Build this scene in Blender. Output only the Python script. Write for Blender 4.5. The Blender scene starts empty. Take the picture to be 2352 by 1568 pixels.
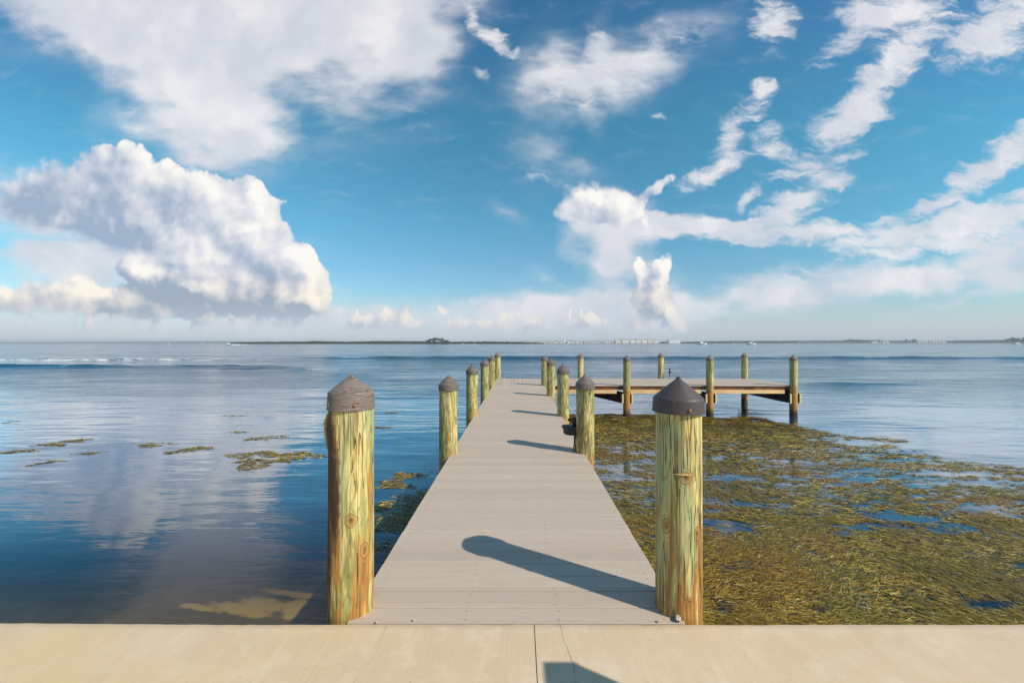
import bpy, bmesh, math, random
import numpy as np
from mathutils import Vector
R = math.radians
random.seed(7); rng = np.random.default_rng(7)
scn = bpy.context.scene
C = scn.collection
WZ = -1.0            # water level, the deck top is z = 0

# ------------------------------------------------------------------ helpers
def tag(o, label=None, cat=None, group=None, kind=None):
    if label: o['label'] = label
    if cat: o['category'] = cat
    if group: o['group'] = group
    if kind: o['kind'] = kind
    return o

def empty(name, loc=(0, 0, 0), rz=0):
    o = bpy.data.objects.new(name, None); o.empty_display_size = .2
    o.location = loc; o.rotation_euler = (0, 0, rz); C.objects.link(o); return o

def link(name, me, mat=None, parent=None, loc=None, smooth=False):
    o = bpy.data.objects.new(name, me); C.objects.link(o)
    if mat is not None:
        for m in (mat if isinstance(mat, (list, tuple)) else [mat]): me.materials.append(m)
    if parent is not None: o.parent = parent
    if loc is not None: o.location = loc
    if smooth:
        me.polygons.foreach_set('use_smooth', [True] * len(me.polygons))
    return o

def pydata(name, V, F):
    me = bpy.data.meshes.new(name); me.from_pydata(V, [], F); me.update(); return me

class MB:
    """collects boxes, lathes and tubes into ONE mesh"""
    def __init__(s): s.V = []; s.F = []
    def add(s, V, F):
        n = len(s.V); s.V += [tuple(v) for v in V]; s.F += [tuple(i + n for i in f) for f in F]; return s
    def box(s, x0, x1, y0, y1, z0, z1):
        V = [(x, y, z) for z in (z0, z1) for y in (y0, y1) for x in (x0, x1)]
        return s.add(V, [(0, 2, 3, 1), (4, 5, 7, 6), (0, 1, 5, 4), (2, 6, 7, 3), (0, 4, 6, 2), (1, 3, 7, 5)])
    def beam(s, a, b, w, h):
        """box beam from a to b (horizontal), a and b on the centre line of the top face"""
        a = Vector(a); b = Vector(b); d = (b - a).normalized(); n = Vector((-d.y, d.x, 0)).normalized() * w / 2
        u = Vector((0, 0, h)); P = []
        for q in (a, b):
            P += [q - n - u, q + n - u, q + n, q - n]
        return s.add(P, [(0, 1, 2, 3), (7, 6, 5, 4), (0, 4, 5, 1), (1, 5, 6, 2), (2, 6, 7, 3), (3, 7, 4, 0)])
    def tube(s, pts, r, n=10, cap=True):
        pts = [Vector(p) for p in pts]; rr = r if isinstance(r, (list, tuple)) else [r] * len(pts)
        V = []; F = []
        for i, p in enumerate(pts):
            d = (pts[min(i + 1, len(pts) - 1)] - pts[max(i - 1, 0)]).normalized()
            a = d.cross(Vector((0, 0, 1)) if abs(d.z) < .9 else Vector((1, 0, 0))).normalized(); b = d.cross(a)
            for k in range(n):
                t = 2 * math.pi * k / n; V.append(p + (a * math.cos(t) + b * math.sin(t)) * rr[i])
        for i in range(len(pts) - 1):
            for k in range(n):
                F.append((i * n + k, i * n + (k + 1) % n, (i + 1) * n + (k + 1) % n, (i + 1) * n + k))
        if cap: F.append(tuple(range(n))); F.append(tuple(reversed(range((len(pts) - 1) * n, len(pts) * n))))
        return s.add(V, F)
    def lathe(s, prof, n=32, c=(0, 0, 0), fn=None):
        V = []; F = []
        for i, (r, z) in enumerate(prof):
            for k in range(n):
                t = 2 * math.pi * k / n
                rr = r if fn is None else fn(r, z, t)
                V.append((c[0] + rr * math.cos(t), c[1] + rr * math.sin(t), c[2] + z))
        for i in range(len(prof) - 1):
            for k in range(n):
                F.append((i * n + k, i * n + (k + 1) % n, (i + 1) * n + (k + 1) % n, (i + 1) * n + k))
        F.append(tuple(reversed(range(n)))); F.append(tuple(range((len(prof) - 1) * n, len(prof) * n)))
        return s.add(V, F)
    def build(s, name, mat=None, parent=None, smooth=False, loc=None):
        return link(name, pydata(name, s.V, s.F), mat, parent, loc, smooth)

def autosmooth(o, ang=40):
    me = o.data; bm = bmesh.new(); bm.from_mesh(me)
    bmesh.ops.recalc_face_normals(bm, faces=bm.faces)
    for f in bm.faces: f.smooth = True
    for e in bm.edges:
        if len(e.link_faces) == 2 and e.calc_face_angle(0) > R(ang): e.smooth = False
    bm.to_mesh(me); bm.free(); return o

def bevel(o, w=.003, seg=1):
    m = o.modifiers.new('bevel', 'BEVEL'); m.width = w; m.segments = seg; m.limit_method = 'ANGLE'; m.angle_limit = R(40); return o

def copy_tree(o, parent=None):
    c = o.copy(); C.objects.link(c); c.parent = parent
    for ch in list(o.children): copy_tree(ch, c)
    return c

# numpy value noise
def vnoise(x, y, seed=0):
    xi = np.floor(x).astype(np.int64); yi = np.floor(y).astype(np.int64); fx = x - xi; fy = y - yi
    fx = fx * fx * (3 - 2 * fx); fy = fy * fy * (3 - 2 * fy)
    def h(a, b):
        n = (a * 374761393 + b * 668265263 + seed * 974711) & 0xffffffff
        n = ((n ^ (n >> 13)) * 1274126177) & 0xffffffff
        return ((n ^ (n >> 16)) & 0xffff) / 65535.0
    return (h(xi, yi) * (1 - fx) + h(xi + 1, yi) * fx) * (1 - fy) + (h(xi, yi + 1) * (1 - fx) + h(xi + 1, yi + 1) * fx) * fy
def fbm(x, y, seed=0, o=4):
    s = 0; a = .5; t = 0
    for i in range(o): s = s + a * vnoise(x * 2 ** i, y * 2 ** i, seed + i * 17); t += a; a *= .5
    return s / t

# ------------------------------------------------------------------ node helpers
class NT:
    def __init__(s, tree): s.t = tree; s.n = tree.nodes; s.l = tree.links
    def new(s, typ, **kw):
        n = s.n.new(typ)
        for k, v in kw.items(): setattr(n, k, v)
        return n
    def put(s, sock, v):
        if v is None: return
        if hasattr(v, 'is_output') or isinstance(v, bpy.types.NodeSocket): s.l.new(v, sock)
        else:
            try: sock.default_value = v
            except Exception:
                sock.default_value = tuple(v) + (1.0,) if len(v) == 3 else v
    def math(s, op, a, b=None, c=None, clamp=False):
        n = s.new('ShaderNodeMath', operation=op, use_clamp=clamp); s.put(n.inputs[0], a); s.put(n.inputs[1], b); s.put(n.inputs[2], c); return n.outputs[0]
    def vmath(s, op, a, b=None, scale=None):
        n = s.new('ShaderNodeVectorMath', operation=op); s.put(n.inputs[0], a); s.put(n.inputs[1], b)
        if scale is not None: s.put(n.inputs['Scale'], scale)
        return n.outputs[0]
    def mix(s, f, a, b, mode='MIX', clamp=True):
        n = s.new('ShaderNodeMix', data_type='RGBA', blend_type=mode); n.clamp_factor = clamp
        s.put(n.inputs[0], f); s.put(n.inputs[6], a if not isinstance(a, tuple) or len(a) == 4 else a + (1,)); s.put(n.inputs[7], b if not isinstance(b, tuple) or len(b) == 4 else b + (1,)); return n.outputs[2]
    def mixf(s, f, a, b):
        n = s.new('ShaderNodeMix', data_type='FLOAT'); s.put(n.inputs[0], f); s.put(n.inputs[2], a); s.put(n.inputs[3], b); return n.outputs[0]
    def noise(s, vec, scale, detail=3, rough=.55, dist=0, lac=2, out=0, dim='3D'):
        n = s.new('ShaderNodeTexNoise', noise_dimensions=dim); s.put(n.inputs['Vector'], vec); n.inputs['Scale'].default_value = scale
        n.inputs['Detail'].default_value = detail; n.inputs['Roughness'].default_value = rough
        n.inputs['Distortion'].default_value = dist; n.inputs['Lacunarity'].default_value = lac; return n.outputs[out]
    def map(s, vec, loc=(0, 0, 0), rot=(0, 0, 0), scale=(1, 1, 1), typ='POINT'):
        n = s.new('ShaderNodeMapping', vector_type=typ); s.put(n.inputs['Vector'], vec)
        s.put(n.inputs['Location'], loc); n.inputs['Rotation'].default_value = rot; n.inputs['Scale'].default_value = scale; return n.outputs[0]
    def ramp(s, f, stops, interp='LINEAR'):
        n = s.new('ShaderNodeValToRGB'); s.put(n.inputs[0], f); cr = n.color_ramp; cr.interpolation = interp
        while len(cr.elements) < len(stops): cr.elements.new(.5)
        for e, (p, c) in zip(cr.elements, stops): e.position = p; e.color = (c[0], c[1], c[2], 1) if isinstance(c, (tuple, list)) else (c, c, c, 1)
        return n.outputs[0]
    def smooth(s, f, lo, hi, a=0., b=1.):
        n = s.new('ShaderNodeMapRange', interpolation_type='SMOOTHSTEP'); s.put(n.inputs[0], f)
        s.put(n.inputs[1], lo); s.put(n.inputs[2], hi); s.put(n.inputs[3], a); s.put(n.inputs[4], b); return n.outputs[0]
    def bump(s, h, strength=.3, dist=.01, normal=None):
        n = s.new('ShaderNodeBump'); s.put(n.inputs['Height'], h); s.put(n.inputs['Strength'], strength); s.put(n.inputs['Distance'], dist); s.put(n.inputs['Normal'], normal); return n.outputs[0]

def material(name):
    m = bpy.data.materials.new(name); m.use_nodes = True; nt = NT(m.node_tree)
    b = m.node_tree.nodes['Principled BSDF']; return m, nt, b
def simple(name, col, rough=.7, metal=0, var=.15, scale=8, bump=0):
    m, nt, b = material(name); tc = nt.new('ShaderNodeTexCoord').outputs['Object']
    n = nt.noise(tc, scale, 4, .6)
    c = nt.mix(n, tuple(v * (1 - var) for v in col), tuple(min(1, v * (1 + var)) for v in col))
    nt.put(b.inputs['Base Color'], c); b.inputs['Roughness'].default_value = rough; b.inputs['Metallic'].default_value = metal
    if bump: nt.put(b.inputs['Normal'], nt.bump(n, bump, .01))
    return m

# ------------------------------------------------------------------ camera
cam = bpy.data.objects.new('camera', bpy.data.cameras.new('camera')); C.objects.link(cam); scn.camera = cam
cam.location = (0, 0, 1.40); cam.rotation_euler = (R(90), 0, 0)
cam.data.sensor_width = 36; cam.data.lens = 36 * 930 / 2352
cam.data.shift_x = -16 / 2352; cam.data.shift_y = 3 / 2352
cam.data.clip_start = .05; cam.data.clip_end = 60000
F = 930.0
def PX(x, Z): return (x - 1192) * Z / F          # photo column (2352 wide) at depth Z -> X
def WY(y): return 2.4 * F / (y - 787)            # photo row -> depth on the water

# ------------------------------------------------------------------ sun and sky
az = R(31); el = R(40.3)
sundir = Vector((math.cos(el) * math.cos(az), -math.cos(el) * math.sin(az), math.sin(el)))   # towards the sun
sun = bpy.data.objects.new('sun', bpy.data.lights.new('sun', 'SUN')); C.objects.link(sun)
sun.rotation_euler = sundir.to_track_quat('Z', 'Y').to_euler(); sun.location = (8, -6, 9)
sun.data.energy = 5.0; sun.data.angle = R(.53); sun.data.color = (1, .90, .76)

#SKYBEGIN
world = bpy.data.worlds.new('World'); scn.world = world; world.use_nodes = True
wt = NT(world.node_tree); wt.n.clear()

def field_group(name, blobs, seed):
    """blob list (cx, cy, rx, ry, turn, weight) on the sky's tangent chart -> soft field"""
    g = bpy.data.node_groups.new(name, 'ShaderNodeTree')
    g.interface.new_socket('P', in_out='INPUT', socket_type='NodeSocketVector')
    g.interface.new_socket('Field', in_out='OUTPUT', socket_type='NodeSocketFloat')
    t = NT(g); gi = t.new('NodeGroupInput'); go = t.new('NodeGroupOutput'); P = gi.outputs[0]; acc = None
    for (cx, cy, rx, ry, a, w) in blobs:
        m = t.map(P, (cx, cy, 0), (0, 0, R(a)), (rx * 1.25, ry * 1.25, 1), 'TEXTURE')
        gr = t.new('ShaderNodeTexGradient', gradient_type='SPHERICAL'); t.l.new(m, gr.inputs[0])
        acc = t.math('MULTIPLY_ADD', gr.outputs[1], w, acc if acc is not None else 0.0)
    t.l.new(acc, go.inputs[0]); return g

VEIL = [  # soft sheets with long fading edges
 (3.2, .0, 4.3, 1.2, 10, 1.5), (6.2, .2, 4.2, 1.9, 0, 1.5), (8.8, .1, 2.6, 1.5, -8, 1.3), (4.4, 1.9, 2.7, 1.5, 40, 1.4),
 (5.0, 2.8, 1.1, 1.1, 40, .7), (1.5, .3, 2.2, .9, 20, .6), (9.6, 1.2, .8, 1.0, -40, .5),
 (7.4, 2.5, 3.4, 1.5, -8, .42), (3.2, 2.5, 1.4, 1.8, 20, .42), (.8, .9, 2.2, .8, 15, .35), (4.4, 3.5, .6, .7, 50, .5), (8.6, 2.0, 2.0, .9, 10, .25),
 (13.5, 1.8, 1.9, 1.0, 0, .85), (15.0, 1.15, 2.2, .75, -20, .8), (12.6, 1.2, .6, 1.1, 10, .4), (13.8, .9, .35, .8, 8, .4),
 (13.6, 2.7, .25, .7, -30, .35), (12.4, 3.7, .9, .8, 25, .40), (13.4,3.9,1.2,.5,30,.3), (11.6, 4.9, .8, .3, 35, .3), (12.0, 2.6, 1.0, 1.0, 0, .18),
 (21.4, 6.25, 3.8, .42, -10, 1.1), (18.2, 6.5, 2.2, .45, -8, .75), (23.2, 6.35, 2.6, .6, -6, .8), (17.0, 6.9, 1.8, .55, 0, .7), (19.2, 6.9, 2.2, .35, -6, .5), (21.9, 6.95, 1.5, .14, -14, .35),
 (14.0, 5.4, 1.1, 1.0, 12, 1.3), (14.1, 6.2, .5, 1.1, 8, .9), (14.4, 5.1, 1.2, .6, 0, .8), (14.9, 7.15, 1.5, .5, 0, 1.3), (15.1, 6.8, .7, .9, 0, .5), (12.9, 6.95, 1.9, .4, 0, 1.6), (12.5, 6.35, .4, .3, 40, .5),
 (.9, 5.95, 1.9, .42, 6, 1.5), (2.2, 5.85, 1.7, .22, 8, .8), (2.6, 6.4, 1.6, .6, 0, .7), (.8, 6.5, 2.0, .4, 0, .6), (.5, 4.6, 1.3, 1.0, 25, .8), (1.4, 5.2, 2.2, .6, 18, .9), (2.0, 7.35, 7.0, .5, 0, 1.1), (10.5, 7.4, 5.5, .5, 0, 1.2), (7.6, 6.9, .8, .5, 20, .5)]
STREAK = [  # crisper torn streaks
 (13.4, 1.9, 1.3, .55, 0, .8), (14.8, 1.3, 1.5, .35, -20, .75), (13.7, 1.1, .3, .7, 8, .5),
 (11.3, .9, .75, .22, 35, .9), (10.8, .5, .2, .35, -10, .6), (11.1, 1.7, .25, .15, 30, .5), (17.75, .55, .55, .62, 20, 1.1), (15.15, 2.7, .2, .15, 0, .5), (12.5, 4.1, .7, .2, 10, .4),
 (20.6, .2, 1.5, .65, -12, 1.3), (22.7, .85, 1.35, .7, -12, 1.4), (19.1, 1.2, .8, .3, -40, .6), (20.7, 1.15, 1.2, .35, -32, .8), (23.3, .1, .8, .5, 0, .6), (19.9, .35, .6, .5, 0, .5),
 (20.1, 2.1, 1.5, .48, -50, 1.1), (19.3, 2.85, .95, .5, -38, 1.2), (20.0, 2.75, .6, .25, -25, .6), (19.5, 3.6, .5, .2, -18, .8),
 (17.6, 2.05, .35, .2, 20, .8), (17.15, 2.55, .7, .3, -35, .8), (17.6, 2.9, .4, .3, 50, .55), (16.7, 3.3, .55, .3, -60, .9), (16.4, 3.95, .95, .24, -27, 1.0),
 (17.9, 3.5, .8, .25, 22, .6), (18.3, 3.95, .8, .25, -8, .65), (17.2, 4.5, .42, .14, -42, .8),
 (22.9, 3.65, 1.9, .42, -35, 1.4), (18.25, 4.65, 1.4, .38, -26, 1.3), (16.5, 5.25, 2.4, .32, 4, 1.3), (15.0, 5.15, 1.0, .34, 6, 1.4), (19.2, 5.35, 1.9, .32, -2, 1.0),
 (21.2, 4.85, 1.1, .16, -14, .8), (22.4, 5.15, 3.2, .45, -13, 1.5), (23.4, 5.6, 2.2, .4, -6, .8), (19.0, 6.35, 2.0, .25, -12, .5), (17.2, 6.8, 1.2, .25, 5, .45), (21.8, 6.9, 1.6, .12, -12, .4)]
CUM = [   # the piled cumulus
 (1.6, 4.3, 1.1, .8, 5, 1.2), (2.7, 3.85, .75, .75, 0, 1.2), (1.3, 5.0, 1.8, .55, 18, 1.05), (.6, 4.45, .8, .8, 30, 1.0), (2.6, 5.3, 1.2, .5, 22, 1.1), (3.9, 6.2, 1.0, .5, 25, 1.4), (4.6, 6.85, 1.2, .4, 5, 1.4), (3.5, 6.5, .7, .3, 20, 1.3), (6.6, 6.9, 1.2, .4, -4, 1.3), (6.95, 5.95, .42, .34, 30, 1.1), (7.15, 6.5, .4, .5, 0, 1.0), (3.7, 4.5, 1.6, .95, 20, 1.5), (3.2, 5.1, 2.0, .6, 25, 1.2), (5.0, 4.9, 1.15, .9, 30, 1.4), (5.75, 4.5, .55, .42, 30, 1.3),
 (5.9, 5.3, .85, 1.0, -10, 1.4), (5.0, 5.9, 1.5, .95, 35, 1.5), (4.4, 6.1, .8, .6, 20, 1.4), (6.4, 6.2, 1.0, .9, 40, 1.5), (6.9, 6.6, .65, .75, 20, 1.3), (5.3, 6.85, 2.0, .55, 6, 1.5), (4.0, 6.6, .9, .4, 12, 1.2), (4.1, 6.55, 1.1, .3, 20, 1.0),
 (3.1, 6.15, .42, .36, 20, 1.8), (1.5, 6.65, .65, .38, 0, 1.5), (.4, 6.8, 1.2, .40, 0, 1.4), (2.5, 6.8, 1.1, .36, 6, 1.5), (3.3, 7.0, 1.2, .35, 8, 1.3), (1.5, 7.1, 3.0, .26, 2, 1.2), (7.3, 7.0, .4, .24, 20, .9),
 (8.5, 7.32, .6, .17, 0, 1.0), (8.95, 7.25, .28, .28, 0, 1.2), (9.7, 7.4, .6, .14, 0, .9), (10.2, 7.12, .17, .14, 0, 1.0), (10.9, 7.42, .75, .14, 0, 1.0), (12.15, 7.38, .35, .2, 0, 1.2), (12.9, 7.3, .25, .25, 0, 1.0), (13.6, 7.35, .6, .13, 0, 1.0),
 (13.7, 4.65, 1.0, .5, 0, 1.5), (14.3, 4.9, .8, .42, 20, 1.2), (15.05, 4.4, .6, .16, -38, 1.2), (13.2, 5.1, .6, .3, 30, .8),
 (14.68, 6.15, .17, .42, -10, 1.6), (15.22, 6.15, .22, .42, 25, 1.7), (14.95, 6.5, .38, .45, 0, 1.4), (14.95, 7.0, .6, .6, -15, 1.5), (15.4, 7.25, .55, .28, 38, 1.4)]
gv = field_group('veil field', VEIL, 1); gs = field_group('streak field', STREAK, 1); gc = field_group('cumulus field', CUM, 2)

tcw = wt.new('ShaderNodeTexCoord').outputs['Generated']
sp = wt.new('ShaderNodeSeparateXYZ'); wt.l.new(tcw, sp.inputs[0])
ay = wt.math('MAXIMUM', wt.math('ABSOLUTE', sp.outputs[1]), .12)
U = wt.math('MULTIPLY_ADD', wt.math('DIVIDE', sp.outputs[0], ay), 9.3, 11.92)
Vv = wt.math('MULTIPLY_ADD', wt.math('DIVIDE', sp.outputs[2], ay), -9.3, 7.87)
cb = wt.new('ShaderNodeCombineXYZ'); wt.l.new(U, cb.inputs[0]); wt.l.new(Vv, cb.inputs[1]); P0 = cb.outputs[0]
elev = wt.math('MULTIPLY_ADD', Vv, -1 / 7.87, 1.0)        # 0 at the horizon, 1 at the top of the picture

sky = wt.new('ShaderNodeTexSky', sky_type='NISHITA'); sky.sun_disc = False; sky.sun_elevation = el
sky.sun_rotation = math.atan2(sundir.x, sundir.y); sky.air_density = 1.0; sky.dust_density = .4; sky.ozone_density = 2.0
tint = wt.ramp(wt.math('MAXIMUM', elev, 0), [(0, (1.0, 1.06, 1.16)), (.12, (.84, 1.10, 1.18)), (.35, (.66, 1.32, 1.31)), (.65, (.55, 1.40, 1.36)), (1, (.52, 1.17, 1.32))])
skyc = wt.mix(1.0, sky.outputs[0], tint, 'MULTIPLY')

def warp(P, amt, scale, det=3):
    n = wt.noise(P, scale, det, .55, out=1, dim='2D')
    v = wt.vmath('SUBTRACT', n, (.5, .5, .5)); return wt.vmath('ADD', P, wt.vmath('SCALE', v, scale=amt))
def grp(g, P):
    n = wt.new('ShaderNodeGroup'); n.node_tree = g; wt.put(n.inputs[0], P); return n.outputs[0]
# soft layer: veils and torn streaks
Ps = warp(P0, .6, 1.1, 7)
fs = grp(gs, Ps); fv = grp(gv, Ps)
streak = wt.noise(wt.map(Ps, (3, 1, 0), (0, 0, R(28)), (.8, 3.2, 1)), 1.0, 8, .64, dim='2D')
puff = wt.noise(wt.map(P0, (2, 5, 0), (0, 0, R(24)), (.8, 1.7, 1)), 2.0, 8, .64, .3, dim='2D')
broad = wt.noise(wt.map(P0, (7, 2, 0), (0, 0, R(-35)), (.7, 1.7, 1)), .9, 4, .5, dim='2D')
nz = wt.math('ADD', wt.math('MULTIPLY', wt.math('SUBTRACT', streak, .5), 2.6), wt.math('MULTIPLY', wt.math('SUBTRACT', puff, .5), 1.2))
ds = wt.math('ADD', fs, wt.math('MULTIPLY', nz, wt.smooth(fs, .0, .3)))
aS = wt.math('MULTIPLY', wt.smooth(ds, .05, 1.15), wt.smooth(puff, .25, .55, .70, 1.0))
nv = wt.math('ADD', wt.math('MULTIPLY', wt.math('SUBTRACT', broad, .5), 1.9), wt.math('MULTIPLY', wt.math('SUBTRACT', streak, .5), .45))
dv = wt.math('ADD', fv, wt.math('MULTIPLY', nv, wt.smooth(fv, .0, .6)))
aV = wt.smooth(dv, .0, 1.32)
aH = wt.math('MULTIPLY', wt.smooth(wt.math('ADD', fs, wt.math('MULTIPLY', wt.math('SUBTRACT', streak, .5), 1.6)), .0, 1.3), .55)
alphaS = wt.math('SUBTRACT', 1.0, wt.math('MULTIPLY', wt.math('MULTIPLY', wt.math('SUBTRACT', 1.0, aS), wt.math('SUBTRACT', 1.0, aH)), wt.math('SUBTRACT', 1.0, aV)))
# piled cumulus, lit by the slope of its own billows
def cum_h(P):
    Pw = warp(P, .35, 2.4, 4)
    f = grp(gc, Pw)
    vo = wt.new('ShaderNodeTexVoronoi', feature='SMOOTH_F1', voronoi_dimensions='2D'); wt.put(vo.inputs['Vector'], Pw); vo.inputs['Scale'].default_value = 2.6; vo.inputs['Detail'].default_value = 2.6; vo.inputs['Roughness'].default_value = .42; vo.inputs['Smoothness'].default_value = .5
    b = wt.math('SUBTRACT', .42, vo.outputs['Distance'])
    n = wt.math('SUBTRACT', wt.noise(P, 1.2, 6, .58, dim='2D'), .5)
    big = wt.math('SUBTRACT', wt.noise(P, .75, 2, .45, dim='2D'), .5)
    sv0 = wt.new('ShaderNodeSeparateXYZ'); wt.put(sv0.inputs[0], P)
    bk = wt.math('MULTIPLY', wt.math('SUBTRACT', wt.noise(wt.map(P, (0, 6, 0), scale=(1.0, .25, 1)), 1.15, 5, .6, dim='2D'), .43), wt.smooth(sv0.outputs[0], 9.0, 11.5, 2.6, 3.6))
    sv = wt.new('ShaderNodeSeparateXYZ'); wt.put(sv.inputs[0], Pw)
    up = wt.math('SUBTRACT', sv.outputs[1], wt.math('MULTIPLY_ADD', bk, -.85, 7.50))
    up = wt.math('MULTIPLY', wt.smooth(up, -.05, .28, 0., 1.0), wt.smooth(sv.outputs[1], 7.85, 7.35)); up = wt.math('MULTIPLY', up, wt.smooth(sv.outputs[0], 17.5, 14.5))
    f = wt.math('ADD', f, up)
    h = wt.math('ADD', wt.math('MULTIPLY', b, .42), wt.math('MULTIPLY', n, .85))
    return wt.math('ADD', f, wt.math('MULTIPLY', h, wt.smooth(f, 0, .2))), wt.math('MULTIPLY', big, 3.2)
d1, b1 = cum_h(P0)
under = wt.smooth(wt.math('SUBTRACT', Vv, wt.math('ADD', wt.math('MULTIPLY_ADD', U, .30, 4.45), wt.math('MULTIPLY', wt.math('SUBTRACT', wt.noise(P0, 1.0, 5, .6, dim='2D'), .5), 2.4))), -.5, .9)
under = wt.math('MULTIPLY', under, wt.math('SUBTRACT', 1., wt.math('MULTIPLY', wt.smooth(Vv, 5.75, 5.95), wt.smooth(U, 3.9, 3.55))));
under = wt.math('MULTIPLY', under, wt.smooth(U, 8.2, 7.2)); under = wt.math('MULTIPLY', under, wt.smooth(wt.math('SUBTRACT', Vv, wt.math('MULTIPLY_ADD', U, .16, 6.2)), .25, -.2))
softc = wt.math('ADD', wt.math('MULTIPLY', wt.smooth(U, 3.0, .8), .6), wt.math('MULTIPLY', wt.smooth(wt.noise(P0, .8, 3, .5, dim='2D'), .44, .60), .35))
softc = wt.math('ADD', softc, wt.math('MULTIPLY', wt.math('MULTIPLY', wt.smooth(U, 12.3, 12.7), wt.smooth(U, 14.6, 14.2)), .5))
softc = wt.math('ADD', softc, wt.smooth(Vv, 6.7, 7.4, 0, .5))
softc = wt.math('ADD', softc, wt.math('MULTIPLY', under, .45))
alphaC = wt.smooth(d1, wt.math('MULTIPLY_ADD', softc, -.16, .28), wt.math('MULTIPLY_ADD', softc, .85, .44))
d2, b2 = cum_h(wt.vmath('ADD', P0, (.20, -.16, 0)))
relief = wt.math('SUBTRACT', wt.math('MINIMUM', wt.math('ADD', d1, b1), 6.), wt.math('MINIMUM', wt.math('ADD', d2, b2), 6.))
lit = wt.math('MULTIPLY_ADD', relief, .46, .52)
lit = wt.math('ADD', lit, wt.math('MULTIPLY', wt.math('SUBTRACT', wt.noise(wt.map(P0, (3.3, 1.2, 0)), .95, 4, .55, dim='2D'), .5), 1.3))
for (hx, hy, hrx, hry, hw) in ((5.8, 4.45, .7, .45, .38), (7.0, 5.95, .6, .5, .38), (4.8, 5.7, 1.4, .8, .22), (5.3, 6.4, 1.0, .4, .22), (3.1, 6.15, .6, .5, .42), (14.0, 4.5, 1.5, .5, .22), (15.0, 6.4, .7, 1.2, .10)):
    hg = wt.new('ShaderNodeTexGradient', gradient_type='SPHERICAL'); wt.l.new(wt.map(P0, (hx, hy, 0), scale=(hrx, hry, 1), typ='TEXTURE'), hg.inputs[0])
    lit = wt.math('MULTIPLY_ADD', hg.outputs[1], hw, lit)
core = wt.smooth(d1, .4, 1.8)                        # rims facing the sun stay brighter than the body
lit = wt.math('SUBTRACT', lit, wt.math('MULTIPLY', core, .16))
lit = wt.math('SUBTRACT', lit, wt.math('MULTIPLY', under, .30))
left = wt.smooth(U, 4.6, 1.2); left = wt.math('MULTIPLY', left, wt.smooth(Vv, 6.2, 5.6))
lit = wt.math('SUBTRACT', lit, wt.math('MULTIPLY', left, .22), clamp=True)
ccol = wt.ramp(lit, [(0, (3.5, 4.5, 6.0)), (.3, (5.4, 6.0, 7.1)), (.55, (7.2, 7.4, 8.0)), (.78, (8.7, 8.7, 8.7)), (1, (9.9, 9.7, 9.2))])
warm = wt.smooth(Vv, 5.9, 7.0)
ccol = wt.mix(wt.math('MULTIPLY', warm, .7), ccol, wt.mix(1.0, ccol, (1.03, .95, .83), 'MULTIPLY'))
scol = wt.ramp(wt.noise(Ps, .6, 4, .55, dim='2D'), [(.3, (6.4, 6.8, 7.6)), (.5, (7.5, 7.6, 8.1)), (.7, (8.9, 8.8, 8.9))])
hcol = (5.5, 6.2, 7.2); hz = wt.math('MULTIPLY', wt.smooth(Vv, 6.5, 7.85), .65)
colA = wt.mix(hz, wt.mix(wt.math('MULTIPLY', alphaS, .93), skyc, scol), hcol)
colB = wt.mix(wt.math('MULTIPLY', wt.smooth(Vv, 6.8, 7.8), .75), ccol, hcol)
bg = wt.new('ShaderNodeBackground'); wt.l.new(colA, bg.inputs[0]); bg.inputs[1].default_value = .1
bg2 = wt.new('ShaderNodeBackground'); wt.l.new(colB, bg2.inputs[0]); bg2.inputs[1].default_value = .1
below = wt.new('ShaderNodeBackground'); below.inputs[0].default_value = (3.0, 3.8, 4.6, 1); below.inputs[1].default_value = .1
ms = wt.new('ShaderNodeMixShader'); wt.l.new(alphaC, ms.inputs[0]); wt.l.new(bg.outputs[0], ms.inputs[1]); wt.l.new(bg2.outputs[0], ms.inputs[2])
ms2 = wt.new('ShaderNodeMixShader'); wt.l.new(wt.math('LESS_THAN', sp.outputs[2], -.004), ms2.inputs[0]); wt.l.new(ms.outputs[0], ms2.inputs[1]); wt.l.new(below.outputs[0], ms2.inputs[2])
bg = ms2
wo = wt.new('ShaderNodeOutputWorld'); wt.l.new(bg.outputs[0], wo.inputs[0])
world.cycles.sampling_method = 'MANUAL'; world.cycles.sample_map_resolution = 1024
#SKYEND

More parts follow.
